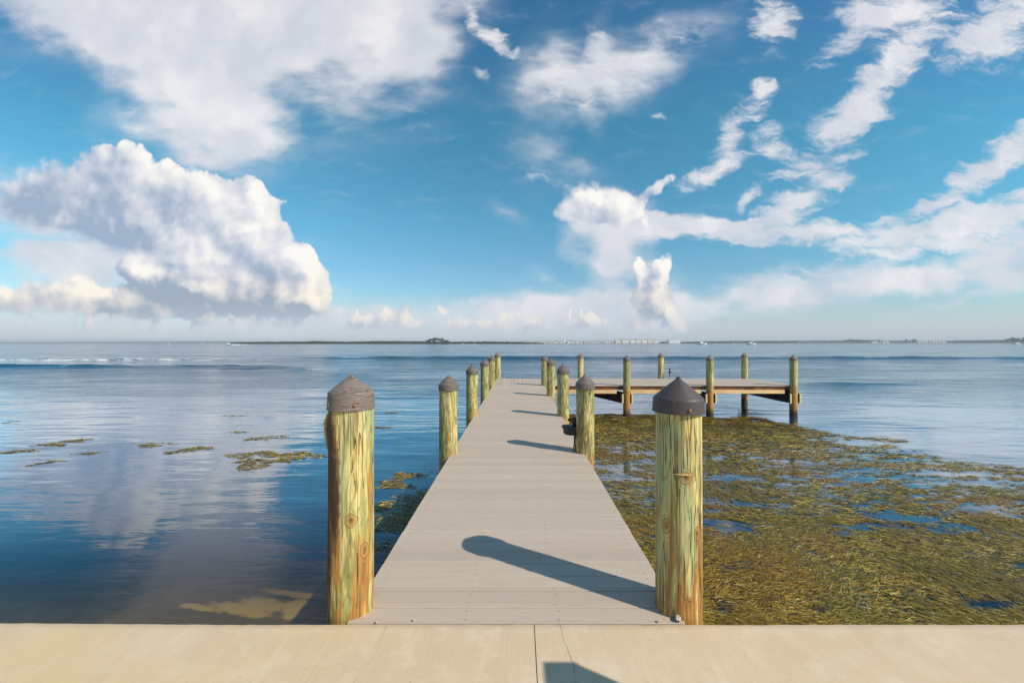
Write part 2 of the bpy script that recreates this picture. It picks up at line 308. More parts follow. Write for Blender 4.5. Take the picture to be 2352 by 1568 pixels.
# ------------------------------------------------------------------ materials
def wood_piling(name, warm=.5, dark=0., feats=(), cr=1.0):
    """pressure-treated round timber: green-cream sapwood, orange streaks, flame grain, checks, knots"""
    m, nt, b = material(name)
    oc = nt.new('ShaderNodeTexCoord').outputs['Object']
    oi = nt.new('ShaderNodeObjectInfo').outputs['Random']
    rv = nt.new('ShaderNodeCombineXYZ'); nt.put(rv.inputs[0], nt.math('MULTIPLY', oi, 37.)); nt.put(rv.inputs[2], nt.math('MULTIPLY', oi, 53.))
    p = nt.vmath('ADD', oc, rv.outputs[0])
    sp = nt.new('ShaderNodeSeparateXYZ'); nt.l.new(oc, sp.inputs[0]); z = sp.outputs[2]
    # knots bend the coordinates and leave rings
    knot = None; streakmask = None
    for (kind, a, zz, w, h) in feats:
        kx, ky = .13 * math.cos(R(a)), .13 * math.sin(R(a))
        mp = nt.map(oc, (kx, ky, zz), (0, 0, R(a)), (.3, w, h), 'TEXTURE')
        g = nt.new('ShaderNodeTexGradient', gradient_type='SPHERICAL'); nt.l.new(nt.vmath('ADD', mp, nt.vmath('SCALE', nt.vmath('SUBTRACT', nt.noise(oc, 22, 3, .6, out=1), (.5, .5, .5)), scale=.55)), g.inputs[0]); g = g.outputs[1]
        if kind == 'knot': knot = g if knot is None else nt.math('MAXIMUM', knot, g)
        else: streakmask = g if streakmask is None else nt.math('MAXIMUM', streakmask, g)
    ps = nt.map(p, scale=(1, 1, .22))
    low = nt.noise(nt.map(p, scale=(1, 1, .16)), 7, 2, .5)
    if knot is not None: low = nt.math('ADD', low, nt.math('MULTIPLY', knot, .35))
    ring = nt.math('SINE', nt.math('MULTIPLY_ADD', low, 75., nt.math('MULTIPLY', nt.noise(ps, 30, 3, .6), 3.)))
    fib = nt.noise(nt.map(p, scale=(1, 1, .04)), 62, 6, .68)
    fib2 = nt.noise(nt.map(p, scale=(1, 1, .06)), 28, 4, .6)
    base = nt.mix(nt.smooth(nt.noise(nt.map(p, scale=(1, 1, .16)), 15, 5, .66), .40, .58), (.34, .34, .10), (.72, .58, .235))
    base = nt.mix(nt.math('MULTIPLY', nt.smooth(nt.noise(nt.map(p, (4, 2, 1), scale=(1, 1, .15)), 9, 4, .6), .47, .66), .8), base, (.38, .45, .22))
    st = nt.noise(nt.map(p, (9, 1, 3), scale=(1, 1, .075)), 21, 5, .64, dist=.5)
    fade = nt.smooth(z, -.1, .9)
    st = nt.math('ADD', st, nt.math('MULTIPLY', nt.math('SUBTRACT', .5, fade), .10 * warm + .03))
    base = nt.mix(nt.smooth(st, .60 - .1 * warm, .66 - .1 * warm), base, (.47, .225, .045))
    base = nt.mix(nt.math('MULTIPLY', nt.smooth(st, .68 - .1 * warm, .78 - .1 * warm), .8), base, (.22, .085, .022))
    base = nt.mix(nt.math('MULTIPLY', nt.smooth(ring, .62, 1.0), .50), base, (.22, .15, .05))
    base = nt.mix(nt.math('MULTIPLY', nt.smooth(fib, .50, .66), .62), base, (.15, .115, .045))
    base = nt.mix(nt.math('MULTIPLY', nt.smooth(fib2, .55, .64), .55), base, (.20, .14, .05))
    if dark: base = nt.mix(nt.math('MULTIPLY', nt.smooth(nt.noise(ps, 24, 5, .7, dist=.8), .47, .58), dark), base, (.10, .095, .035))
    ck = nt.noise(nt.map(p, (2, 7, 5), scale=(1, 1, .035)), 34, 3, .5)
    chk = nt.math('SUBTRACT', 1.0, nt.smooth(nt.math('ABSOLUTE', nt.math('SUBTRACT', ck, .5)), .003, .020 * cr))
    chk = nt.math('MULTIPLY', chk, nt.smooth(nt.noise(nt.map(p, scale=(1, 1, .3)), 8, 2), .36, .48))
    base = nt.mix(nt.math('MULTIPLY', chk, .92), base, (.045, .03, .014))
    if knot is not None:
        base = nt.mix(nt.math('MULTIPLY', nt.smooth(knot, .25, .5), .6), base, (.40, .20, .06))
        kr = nt.math('SINE', nt.math('MULTIPLY', knot, 19.))
        base = nt.mix(nt.math('MULTIPLY', nt.math('MULTIPLY', nt.smooth(kr, .2, 1), nt.smooth(knot, .05, .3)), .5), base, (.16, .07, .02))
        base = nt.mix(nt.smooth(knot, .78, .9), base, (.12, .055, .02))
    if streakmask is not None:
        sm = nt.math('ADD', streakmask, nt.math('MULTIPLY', nt.math('SUBTRACT', nt.noise(nt.map(p, scale=(1, 1, .12)), 30, 4, .6), .5), .9))
        base = nt.mix(nt.math('MULTIPLY', nt.smooth(sm, .18, .40), .9), base, (.17, .075, .022))
        base = nt.mix(nt.math('MULTIPLY', nt.smooth(sm, .42, .60), .9), base, (.045, .022, .010))
    # damp, marine-stained foot
    sz = nt.math('ADD', z, nt.math('MULTIPLY', nt.math('SUBTRACT', nt.noise(nt.map(p, scale=(1, 1, .3)), 12, 3), .5), .5))
    base = nt.mix(nt.math('MULTIPLY', nt.smooth(nt.math('ADD', sz, nt.math('MULTIPLY', nt.math('SUBTRACT', fib2, .5), 1.2)), .10, -.30), .85), base, (.48, .20, .035))
    base = nt.mix(nt.smooth(sz, -.62, -.95), base, (.045, .030, .014))
    nt.put(b.inputs['Base Color'], base); b.inputs['Roughness'].default_value = .72
    h = nt.math('SUBTRACT', nt.math('ADD', nt.math('MULTIPLY', fib, .5), nt.math('MULTIPLY', ring, .10)), nt.math('MULTIPLY', chk, .9))
    h = nt.math('ADD', h, nt.math('MULTIPLY', fib2, .5))
    nt.put(b.inputs['Normal'], nt.bump(h, .75, .006))
    return m

M = {}
# angles: 270 faces the camera
M['hero_left'] = wood_piling('treated timber, resin streaked', .95, 0, [('knot', 292, .50, .052, .060), ('knot', 326, .33, .04, .075), ('knot', 236, .985, .04, .06), ('streak', 226, .78, .075, .50), ('streak', 244, .62, .05, .42), ('streak', 212, .3, .06, .5)])
M['hero_right'] = wood_piling('treated timber, pale green', .88, 0, [('knot', 300, .435, .040, .055), ('knot', 218, .46, .04, .07), ('knot', 268, .72, .055, .055), ('knot', 275, .10, .028, .028)])
M['post_wood'] = wood_piling('weathered treated timber', .12, .62)
M['post_wood_clean'] = wood_piling('pale treated timber', -.1, .15)

def cap_mat(name, col, streaky, var=.25):
    m, nt, b = material(name); oc = nt.new('ShaderNodeTexCoord').outputs['Object']
    oi = nt.new('ShaderNodeObjectInfo').outputs['Random']
    p = nt.vmath('ADD', oc, nt.vmath('SCALE', (5., 3., 9.), scale=oi))
    g = nt.noise(nt.map(p, scale=(1, 1, 14)), 9, 5, .65); q = nt.noise(p, 18, 5, .65)
    lines = nt.math('SUBTRACT', 1, nt.smooth(nt.math('ABSOLUTE', nt.math('SUBTRACT', nt.noise(nt.map(p, scale=(1, 1, 12)), 6, 4, .6), .5)), .0, .035))
    c = nt.mix(nt.math('ADD', nt.math('MULTIPLY', g, streaky), nt.math('MULTIPLY', q, 1 - streaky)), tuple(v * (1 - var) for v in col), tuple(v * (1 + var) for v in col))
    c = nt.mix(nt.math('MULTIPLY', lines, streaky * .75), c, tuple(v * .25 for v in col))
    dust = nt.smooth(nt.noise(p, 45, 4, .6), .62, .72)
    c = nt.mix(nt.math('MULTIPLY', dust, .25), c, (.30, .28, .25))
    nt.put(b.inputs['Base Color'], c); b.inputs['Roughness'].default_value = .55
    nt.put(b.inputs['Roughness'], nt.mixf(q, .42, .68))
    hh = nt.math('ADD', nt.math('MULTIPLY', g, streaky), nt.math('SUBTRACT', nt.math('MULTIPLY', q, .25), nt.math('MULTIPLY', lines, streaky * .8)))
    nt.put(b.inputs['Normal'], nt.bump(hh, .5, .004)); return m
M['cap_grey'] = cap_mat('sun bleached plastic cap', (.20, .155, .130), 1.0, .5)
M['cap_dark'] = cap_mat('dark plastic cap', (.066, .052, .050), .15, .35)
M['cap_mid'] = cap_mat('weathered dark cap', (.150, .118, .102), .8, .5)
M['rust'] = simple('rusty screw', (.30, .13, .06), .6, .3, .4, 200)
M['bolt'] = simple('galvanised bolt', (.62, .55, .45), .45, .6)

def deck_mat(name, along_x):
    m, nt, b = material(name); oc = nt.new('ShaderNodeTexCoord').outputs['Object']
    # each board gets its own tone and grain
    s = nt.new('ShaderNodeSeparateXYZ'); nt.l.new(oc, s.inputs[0])
    k = nt.math('FLOOR', nt.math('MULTIPLY', nt.math('SUBTRACT', s.outputs[1 if along_x else 0], 2.035 if along_x else -.87), 1 / .1429))
    wn = nt.new('ShaderNodeTexWhiteNoise', noise_dimensions='1D'); nt.put(wn.inputs['W'], k); w = wn.outputs['Value']
    cx = nt.new('ShaderNodeCombineXYZ'); nt.put(cx.inputs[2], nt.math('MULTIPLY', w, 40.)); p = nt.vmath('ADD', oc, cx.outputs[0])
    if not along_x: p = nt.map(p, rot=(0, 0, R(90)))
    ps = nt.map(p, scale=(.12, 1, 1))
    grain = nt.math('SINE', nt.math('MULTIPLY', nt.noise(ps, 6, 2, .5), 90.))
    fine = nt.noise(nt.map(p, scale=(.03, 1, 1)), 160, 3, .6)
    c = nt.mix(w, (.425, .342, .268), (.485, .395, .312))
    c = nt.mix(nt.math('MULTIPLY', nt.smooth(grain, .3, 1), .16), c, (.33, .27, .215))
    c = nt.mix(nt.math('MULTIPLY', nt.smooth(fine, .45, .7), .18), c, (.34, .28, .225))
    c = nt.mix(nt.math('MULTIPLY', nt.smooth(nt.noise(oc, 2.2, 5, .6), .45, .75), .16), c, (.53, .44, .36))
    spot = nt.smooth(nt.noise(oc, 26, 2, .5), .76, .80); c = nt.mix(nt.math('MULTIPLY', spot, .5), c, (.18, .14, .11))
    nt.put(b.inputs['Base Color'], c); b.inputs['Roughness'].default_value = .62
    nt.put(b.inputs['Normal'], nt.bump(nt.math('ADD', nt.math('MULTIPLY', grain, .3), fine), .30, .0016)); return m
M['deck'] = deck_mat('grey composite decking', True); M['deck_head'] = deck_mat('grey composite decking, platform', False)

def lumber(name, c1, c2):
    m, nt, b = material(name); oc = nt.new('ShaderNodeTexCoord').outputs['Object']
    g = nt.noise(nt.map(oc, scale=(.15, 1, 1.4)), 26, 5, .65); st = nt.noise(nt.map(oc, scale=(.5, 1, 1.5)), 3.5, 4, .6)
    c = nt.mix(nt.smooth(st, .40, .62), c1, c2); c = nt.mix(nt.math('MULTIPLY', nt.smooth(g, .5, .75), .5), c, tuple(v * .45 for v in c1))
    nt.put(b.inputs['Base Color'], c); b.inputs['Roughness'].default_value = .75; nt.put(b.inputs['Normal'], nt.bump(g, .4, .004)); return m
M['rim'] = lumber('stained rim timber', (.075, .026, .012), (.24, .09, .030))
M['wale'] = lumber('yellow pine', (.70, .42, .17), (.80, .54, .27))
M['beam'] = lumber('dark beam timber', (.030, .020, .014), (.06, .04, .025))
M['beam_end'] = lumber('pale cut end', (.70, .55, .27), (.60, .52, .26))

# concrete
def concrete():
    m, nt, b = material('broomed concrete'); oc = nt.new('ShaderNodeTexCoord').outputs['Object']
    n1 = nt.noise(oc, 1.6, 6, .62); n2 = nt.noise(oc, 9, 5, .65); br = nt.noise(nt.map(oc, rot=(0, 0, R(4)), scale=(1, .03, 1)), 230, 3, .6); gr = nt.noise(oc, 420, 2, .6)
    br2 = nt.noise(nt.map(oc, rot=(0, 0, R(6)), scale=(1, .06, 1)), 34, 4, .65)
    c = nt.mix(n1, (.50, .37, .225), (.66, .52, .36)); c = nt.mix(nt.math('MULTIPLY', nt.smooth(n2, .45, .7), .3), c, (.72, .61, .47))
    s = nt.new('ShaderNodeSeparateXYZ'); nt.l.new(oc, s.inputs[0])
    yel = nt.math('MULTIPLY', nt.smooth(s.outputs[0], -.2, -2.0), nt.smooth(nt.noise(oc, 2.6, 4, .6), .38, .66))
    c = nt.mix(nt.math('MULTIPLY', yel, .6), c, (.62, .47, .23))
    c = nt.mix(nt.math('MULTIPLY', nt.smooth(br2, .50, .72), .12), c, (.46, .35, .23))
    c = nt.mix(nt.math('MULTIPLY', nt.smooth(br2, .48, .28), .12), c, (.78, .66, .51))
    pit = nt.smooth(nt.noise(oc, 75, 2, .5), .70, .74); c = nt.mix(nt.math('MULTIPLY', pit, .45), c, (.27, .20, .13))
    nt.put(b.inputs['Base Color'], c); b.inputs['Roughness'].default_value = .85
    h = nt.math('ADD', nt.math('MULTIPLY', br, .7), nt.math('SUBTRACT', nt.math('MULTIPLY', gr, .5), nt.math('MULTIPLY', pit, .9)))
    nt.put(b.inputs['Normal'], nt.bump(h, .5, .003)); return m
M['concrete'] = concrete(); M['crack'] = simple('dark crack', (.09, .075, .055), .95)
M['black'] = simple('black plastic', (.012, .012, .013), .4, 0, .3, 60)
M['brass'] = simple('brass', (.42, .25, .09), .35, .8, .3, 60)
M['shell'] = simple('broken shell', (.45, .39, .31), .8, 0, .3, 90, .4)

# ------------------------------------------------------------------ the seawall slab
EDGE = 2.018
def build_seawall():
    root = empty('seawall', (0, EDGE, -.3)); tag(root, 'cream concrete seawall cap in front of the dock', 'seawall', kind=None)
    xs = np.concatenate([np.linspace(-16, -4, 60), np.linspace(-3.98, 4, 700), np.linspace(4.02, 16, 60)])
    ys = [0, -.004, -.014, -.05, -.3, -1, -3, -7]
    def wob(x): return .010 * (fbm(x * 1.3 + 40, x * 0 + 3, 5, 4) - .5) + .004 * (fbm(x * 14 + 9, x * 0, 8, 2) - .5) - (.012 if x < -.9 else 0) * -1 * min(1, (-.9 - x) / .9 if x < -.9 else 0)
    for (name, a, b_) in (('slab', -16, .0735), ('slab', .0775, 16)):
        X = [a] + [x for x in xs if a < x < b_] + [b_]
        V = []; Fs = []
        prof = [(0, -1.6), (0, -.012), (-.004, -.002), (-.012, .004), (-.05, .006), (-.4, .006), (-1.6, .006), (-8, .006), (-8, -1.6)]
        for x in X:
            w = wob(np.array(float(x)).item()) if False else float(.010 * (fbm(np.array([x * 1.3 + 40]), np.array([3.]), 5, 4)[0] - .5) + .005 * (fbm(np.array([x * 16 + 9]), np.array([1.]), 8, 2)[0] - .5)) + .012 * min(1, max(0, (-1.2 - x) / 1.2))
            for (y, z) in prof:
                f = 1 if y > -.1 else 0
                V.append((x, y + w * f, z + .3))
        n = len(prof)
        for i in range(len(X) - 1):
            for k in range(n - 1): Fs.append((i * n + k, (i + 1) * n + k, (i + 1) * n + k + 1, i * n + k + 1))
        Fs.append(tuple(range(n))); Fs.append(tuple(reversed(range((len(X) - 1) * n, len(X) * n))))
        o = link('slab', pydata('slab', V, Fs), M['concrete'], root); autosmooth(o, 50)
    # joint filler and hairline cracks
    MB().box(.0739, .0771, -7.9, .0, .10, .297).build('joint_filler', M['crack'], root)
    def crack(pts, w):
        V = []; Fs = []
        for i, (x, y) in enumerate(pts):
            ww = w * random.uniform(.5, 1.3); V += [(x - ww, y - EDGE, .3076), (x + ww, y - EDGE, .3076)]
            if i: Fs.append((2 * i - 2, 2 * i - 1, 2 * i + 1, 2 * i))
        link('crack', pydata('crack', V, Fs), M['crack'], root)
    def D(x, y): Z = 1.394 * F / (y - 787); return ((x - 1192) * Z / F, Z)
    def jag(a, b_, n, amp):
        out = []
        for i in range(n + 1):
            t = i / n; out.append((a[0] + (b_[0] - a[0]) * t + random.uniform(-amp, amp), a[1] + (b_[1] - a[1]) * t))
        return out
    crack(jag(D(1287, 1433), D(1296, 1475), 14, .0015) + jag(D(1300, 1480), D(1319, 1530), 14, .0015) + jag(D(1319, 1535), D(1326, 1600), 12, .0015), .0005)
    crack(jag(D(888, 1433), D(868, 1490), 14, .0008) + jag(D(866, 1495), D(800, 1585), 14, .0008), .00025)
    return root
build_seawall()
for (x, y, s, lab) in ((.800, 2.036, .017, 'pale broken shell at the foot of the right front piling'), (-.53, 2.035, .006, 'tiny white shell on the first deck board near the left piling'), (-.71, 2.02, .006, 'tiny white shell at the foot of the left front piling'), (.70, 2.028, .007, 'tiny pale shell chip left of the broken shell on the concrete edge')):
    bm = bmesh.new(); bmesh.ops.create_icosphere(bm, subdivisions=2, radius=s)
    for v in bm.verts: v.co *= random.uniform(.65, 1.15); v.co.z *= .8
    me = bpy.data.meshes.new('shell'); bm.to_mesh(me); bm.free()
    tag(link('shell', me, M['shell'], loc=(x, y, s * .6 + .006)), lab, 'shell')

# ------------------------------------------------------------------ walkway
XL, XR = -.862, .832
PITCH = .1429
Y0 = 2.0365
walk = empty('walkway', (0, 2.03, 0)); tag(walk, 'long grey plank walkway running out between the pilings', 'dock walkway')
deck = MB(); y = Y0 - .012; first = True; scr = MB(); nb = 0
while y < 13.2:
    y1 = min(y + (PITCH if not first else Y0 + 0.108 - y) - .0042, 13.262) if not first else 2.1755 - .0042 - .03
    if first: y1 = Y0 + .104
    j = random.uniform(-.0022, .0022); dz = random.uniform(-.0007, .0007)
    n = len(deck.V)
    deck.box(XL + j, XR + j + random.uniform(-.001, .001), y, y1, -.026, dz)
    for jx in (-.79, -.27, .20, .765):
        for q in (.028, (y1 - y) - .028):
            cx = jx + random.uniform(-.008, .008); cy = y + q + random.uniform(-.005, .005)
            a = [(cx + .0034 * math.cos(t * math.pi / 3), cy + .0034 * math.sin(t * math.pi / 3), .0012) for t in range(6)]
            scr.add(a, [tuple(range(6))])
    y = y1 + .0049; first = False; nb += 1
d = deck.build('decking', M['deck'], walk, loc=(0, -2.03, 0)); bevel(d, .0022)
o = scr.build('deck_screws', simple('deck screw', (.10, .06, .035), .6), walk, loc=(0, -2.03, 0)); o['kind'] = 'stuff'
for x in (XL + .03, -.27, .20, XR - .03):
    MB().box(x - .019, x + .019, 2.06, 13.24, -.22, -.028).build('joist', M['rim'], walk, loc=(0, -2.03, 0))
for yb in (5.19, 7.76, 10.73):
    for s_ in (-1, 1): MB().box(-.90, .86, yb + s_ * .155 - .02, yb + s_ * .155 + .02, -.50, -.222).build('cross_beam', M['beam'], walk, loc=(0, -2.03, 0))

# ------------------------------------------------------------------ T-head platform
YN, YF = 13.275, 15.85
head = empty('dock_platform', (4, YN, 0)); tag(head, 'wide grey plank platform across the end of the walkway', 'dock platform')
hp = (-4, -YN, 0)
deck = MB(); x = -.87; scr = MB()
while x < 9.12:
    x1 = min(x + PITCH - .006, 9.16); dz = random.uniform(-.001, .001)
    deck.box(x, x1, YN + random.uniform(-.004, .004), YF + random.uniform(-.004, .004), -.028, dz)
    for q in (YN + .05, 14.1, 15.0, YF - .05):
        for u in (.03, .105):
            a = [(x + u + .004 * math.cos(t * math.pi / 2), q + .004 * math.sin(t * math.pi / 2), .0015) for t in range(4)]; scr.add(a, [(0, 1, 2, 3)])
    x = x1 + .006
d = deck.build('decking', M['deck_head'], head, loc=hp); bevel(d, .002)
o = scr.build('deck_screws', bpy.data.materials['deck screw'], head, loc=hp); o['kind'] = 'stuff'
MB().box(-.84, 9.13, YN + .03, YN + .075, -.140, -.030).build('rim_joist', M['rim'], head, loc=hp)
MB().box(-.84, 9.13, YF - .075, YF - .03, -.26, -.030).build('rim_joist', M['rim'], head, loc=hp)
MB().box(9.085, 9.13, YN + .08, YF - .08, -.26, -.030).build('rim_joist', M['rim'], head, loc=hp)
MB().box(-.84, -.80, YN + .08, YF - .08, -.26, -.030).build('rim_joist', M['rim'], head, loc=hp)
NEAR = [3.53, 6.25, 8.99]; FAR = [2.43, 5.60, 8.90]
prev = .98
for xe in NEAR:
    MB().box(prev, xe - .28 if xe > 4 else xe - .33, YN - .010, YN + .028, -.262, -.145).build('wale', M['wale'], head, loc=hp); prev = xe + .13
for yy in (14.1, 15.0):
    MB().box(-.79, 9.07, yy - .02, yy + .02, -.228, -.030).build('joist', M['rim'], head, loc=hp)
for xn, xf in list(zip(NEAR, FAR)) + [(.845, .845)]:
    for s_ in (-1, 1):
        o = MB().beam((xn + s_ * .155, 13.16, -.265), (xf + s_ * .155, 16.1, -.265), .045, .30).build('cross_beam', M['beam'], head, loc=hp)
        MB().beam((xn + s_ * .155, 13.150, -.262), (xn + s_ * .155, 13.158, -.262), .055, .306).build('beam_end', M['beam_end'], o)

# ------------------------------------------------------------------ pilings
def piling_mesh(seed, top, r=.1235, bottom=-2.6, n=64):
    r0 = random.Random(seed); ph = [r0.uniform(0, 6.28) for _ in range(6)]; lean = (r0.uniform(-.004, .004), r0.uniform(-.004, .004))
    mb = MB(); zs = list(np.arange(bottom, -.15, .12)) + list(np.linspace(-.15, top, 46))
    prof = [(r, float(z)) for z in zs]
    def fn(rr, z, t):
        w = .0022 * math.sin(2 * t + ph[0] + z * .7) + .0016 * math.sin(3 * t + ph[1] - z * 1.3) + .0008 * math.sin(7 * t + ph[2] + z * 2.1)
        nn = float(fbm(np.array([t * 9 + 50 * (seed % 7)]), np.array([z * 1.4 + 9]), seed, 3)[0]) - .5
        if t > 6.0: nn *= (6.283 - t) / .283 ; 
        if t < .28: nn *= t / .28
        return rr + w + nn * .0035 - max(0, z) * .0015
    mb.lathe(prof, n, fn=fn); me = pydata('post', mb.V, mb.F); return me
def cap_mesh(r, skirt, cone, seed=0, flare=.004, n=56):
    """z = 0 at the rim"""
    r0 = random.Random(seed); ph = r0.uniform(0, 6.28)
    prof = [(r - .012, .004), (r - .010, -.0005), (r + flare, 0), (r + flare + .0005, .004)]
    for k in range(1, 9): prof.append((r + flare * (1 - k / 8), skirt * k / 8))
    prof += [(r - .002, skirt + .004), (r - .008, skirt + .010)]
    for k in range(1, 15):
        t = k / 15; rr = (r - .008) * (1 - t) + .003 * math.sin(t * math.pi); prof.append((max(rr, .010), skirt + .010 + (cone - .014) * t ** 1.0))
    prof += [(.010, skirt + cone - .003), (.004, skirt + cone)]
    def fn(rr, z, t): return rr + .0012 * math.sin(2 * t + ph) + .0008 * math.sin(5 * t + ph * 2 + z * 20)
    mb = MB().lathe(prof, n, fn=fn); return pydata('cap', mb.V, mb.F)
screw_me = MB().lathe([(.0085, 0), (.0085, .003), (.005, .0052), (.001, .0055)], 12)
screw_me = pydata('cap_screw', screw_me.V, screw_me.F)
washer_me = MB().lathe([(.019, 0), (.019, .006), (.013, .007), (.013, .020), (.004, .022)], 12); washer_me = pydata('bolt', washer_me.V, washer_me.F)
for m_, k in ((screw_me, 'rust'), (washer_me, 'bolt')): m_.materials.append(M[k])
def out_of(name, me, parent, ang, r, z):
    o = bpy.data.objects.new(name, me); C.objects.link(o); o.parent = parent
    o.location = (r * math.cos(R(ang)), r * math.sin(R(ang)), z); o.rotation_euler = (0, R(90), R(ang)); return o
PG = 'capped timber pilings of the dock'
def make_piling(loc, seed, rim, wood, capm, r_cap=.131, skirt=.075, cone=.105, screws=(262,), rz=0, r=.1145):
    root = empty('dock_piling', loc)
    link('post', piling_mesh(seed, rim + .03, r), M[wood], root, smooth=True).rotation_euler.z = rz
    c = link('cap', cap_mesh(r_cap, skirt, cone, seed), M[capm], root, loc=(0, 0, rim)); autosmooth(c, 32)
    for a in screws: out_of('screw', screw_me, c, a, r_cap + .0045, skirt * .35)
    return root
pl = make_piling((-.890, 2.150, 0), 3, 1.053, 'hero_left', 'cap_grey', .1145, .085, .096, (300, 228), r=.1135)
tag(pl, 'tall front left piling with pale grey cap and a dark brown resin streak', 'piling', PG)
mb = MB().tube([(-.105, -.035, 1.03), (-.116, -.040, .98), (-.113, -.038, .91), (-.102, -.035, .82)], [.008, .013, .010, .003], 8); mb.build('bark_flap', M['hero_left'], pl, True)
pr = make_piling((.846, 2.150, 0), 11, 1.037, 'hero_right', 'cap_dark', .1270, .068, .116, (273,), r=.1150)
tag(pr, 'tall front right piling with smooth black cap and pale green streaks', 'piling', PG)
o = MB().lathe([(.055, -.004), (.064, 0), (.055, .004)], 20).build('saw_cut', simple('cut wood', (.50, .34, .12), .8), pr); o.location = (-.005, -.0735, .735); o.scale = (1, .72, 1)
protos = {}
for k, (sd, wood, capm) in enumerate(((21, 'post_wood', 'cap_mid'), (33, 'post_wood', 'cap_mid'), (47, 'post_wood_clean', 'cap_grey'))):
    protos[k] = (sd, wood, capm)
made = {}
def place(kind, loc, label, rz, rimdz=0.):
    if kind not in made:
        sd, wood, capm = protos[kind]
        o = make_piling(loc, sd, .803, wood, capm, .122, .072, .120, (262,)); made[kind] = o
    else:
        o = copy_tree(made[kind]); o.location = loc
        o.rotation_euler.z = 0
        for ch in o.children:
            if ch.name.startswith('post'): ch.rotation_euler.z = rz
            elif ch.name.startswith('cap'): ch.rotation_euler.z = rz * .13
    o.location.z += rimdz
    return tag(o, label, 'piling', PG)
XLp, XRp = -.892, .848
S = [(0, XLp, 5.13, 'second piling from the front on the left of the walkway, rusty screw in its cap', 0, 0.0),
     (1, XLp, 7.72, 'third piling on the left of the walkway, browner and streaked', 1.2, 0.0),
     (0, XLp, 10.60, 'fourth piling on the left of the walkway', 2.4, -.01),
     (0, XLp, 13.30, 'fifth piling on the left of the walkway, where it meets the platform', 3.9, 0.01),
     (2, -.84, 15.98, 'piling at the far left back corner of the platform', .5, .03),
     (0, XRp, 5.19, 'second piling on the right of the walkway with the black hose stand beside it', 2.0, 0.01),
     (1, XRp, 7.78, 'third piling on the right of the walkway, green and yellow', 3.1, .0),
     (0, XRp, 10.73, 'fourth piling on the right of the walkway', 4.4, 0),
     (1, XRp, 13.38, 'fifth piling on the right of the walkway, at the inner corner of the platform', 5.2, 0),
     (2, 2.43, 15.98, 'pale slender looking piling behind the platform, nearest the walkway', 1.0, -.01),
     (2, 5.60, 15.98, 'pale piling on the back edge of the platform beside the small spigot post', 2.2, .01),
     (2, 8.90, 15.98, 'pale piling at the far right back corner of the platform', 3.3, .02),
     (1, 3.53, 13.26, 'piling on the near side of the platform closest to the walkway', 4.2, 0.0),
     (2, 6.25, 13.26, 'piling in the middle of the platform near side, just right of the black cap', 5.0, 0.01),
     (2, 8.99, 13.26, 'right hand corner piling on the near side of the platform', 5.9, 0.02)]
for (k, x, y, lab, rz, dz) in S:
    o = place(k, (x, y, 0), lab, rz, dz)
    if y < 13.27 and x > 3:
        out_of('bolt', washer_me, o, 268, .113, -.155); out_of('bolt', washer_me, o, 255, .113, -.33)
# unseen post of guessed form, added landward out of frame to shade the slab
lp = empty('shadow_post', (1.584, .853, 0)); tag(lp, 'unseen square timber post added just outside the right edge of the view to cast the slab shadow', 'post')
bevel(MB().box(-.068, .068, -.068, .068, .005, 1.385).build('post', M['post_wood_clean'], lp), .004)
bevel(MB().box(-.072, .072, -.072, .072, 1.387, 1.402).build('cap', M['cap_mid'], lp), .003)

# ------------------------------------------------------------------ hose stand, spigot post, thin rod
def tri_strip(V): return V
hs = empty('hose_stand', (.727, 5.27, 0)); tag(hs, 'black hose hanger and spigot on a short riser beside the second right piling', 'hose stand')
MB().lathe([(.022, 0), (.024, .010), (.024, .055), (.017, .065)], 14).build('base_fitting', M['brass'], hs, True)
MB().tube([(0, 0, .05), (0, 0, .36)], .0135, 12).build('riser_pipe', M['black'], hs, True)
mb = MB()   # the hanger: a half-drum with flared lip
prof = [(-.150, .322), (-.156, .312), (-.150, .300), (-.136, .292), (-.130, .235), (-.112, .212), (-.05, .202), (.05, .204), (.112, .214), (.128, .24), (.134, .292), (.148, .302), (.150, .314), (.12, .326), (.03, .335), (-.07, .335), (-.125, .332)]
cx = -.02; V = []; Fs = []; ny = 7; n = len(prof)
for j in range(ny):
    t = j / (ny - 1) * 2 - 1; sc = math.sqrt(max(.12, 1 - t * t * .8))
    for (px, pz) in prof: V.append((cx + px * (.72 + .28 * sc), t * .075, .268 + (pz - .268) * (.75 + .25 * sc)))
for j in range(ny - 1):
    for k in range(n): Fs.append((j * n + k, j * n + (k + 1) % n, (j + 1) * n + (k + 1) % n, (j + 1) * n + k))
Fs.append(tuple(range(n))); Fs.append(tuple(reversed(range((ny - 1) * n, ny * n)))); mb.add(V, Fs)
autosmooth(mb.build('hose_hanger', M['black'], hs), 50)
mb = MB().lathe([(.020, .33), (.034, .345), (.036, .395), (.026, .42), (.016, .432), (.004, .436)], 14)
mb.tube([(-.01, 0, .415), (-.05, 0, .412), (-.088, -.004, .400), (-.094, -.005, .385)], [.014, .012, .012, .013], 10)
mb.tube([(-.01, 0, .375), (-.05, 0, .383), (-.085, 0, .392)], [.010, .009, .008], 8)
mb.tube([(.01, 0, .40), (.05, 0, .412)], [.012, .010], 8)
autosmooth(mb.build('spigot', M['black'], hs), 45)
sg = empty('spigot_post', (5.86, 15.75, 0)); tag(sg, 'small black spigot on a thin post on the platform back edge', 'spigot')
MB().tube([(0, 0, 0), (0, 0, .33)], .014, 10).build('riser_pipe', M['black'], sg, True)
MB().lathe([(.020, 0), (.022, .03), (.015, .04)], 10).build('base_fitting', M['brass'], sg, True)
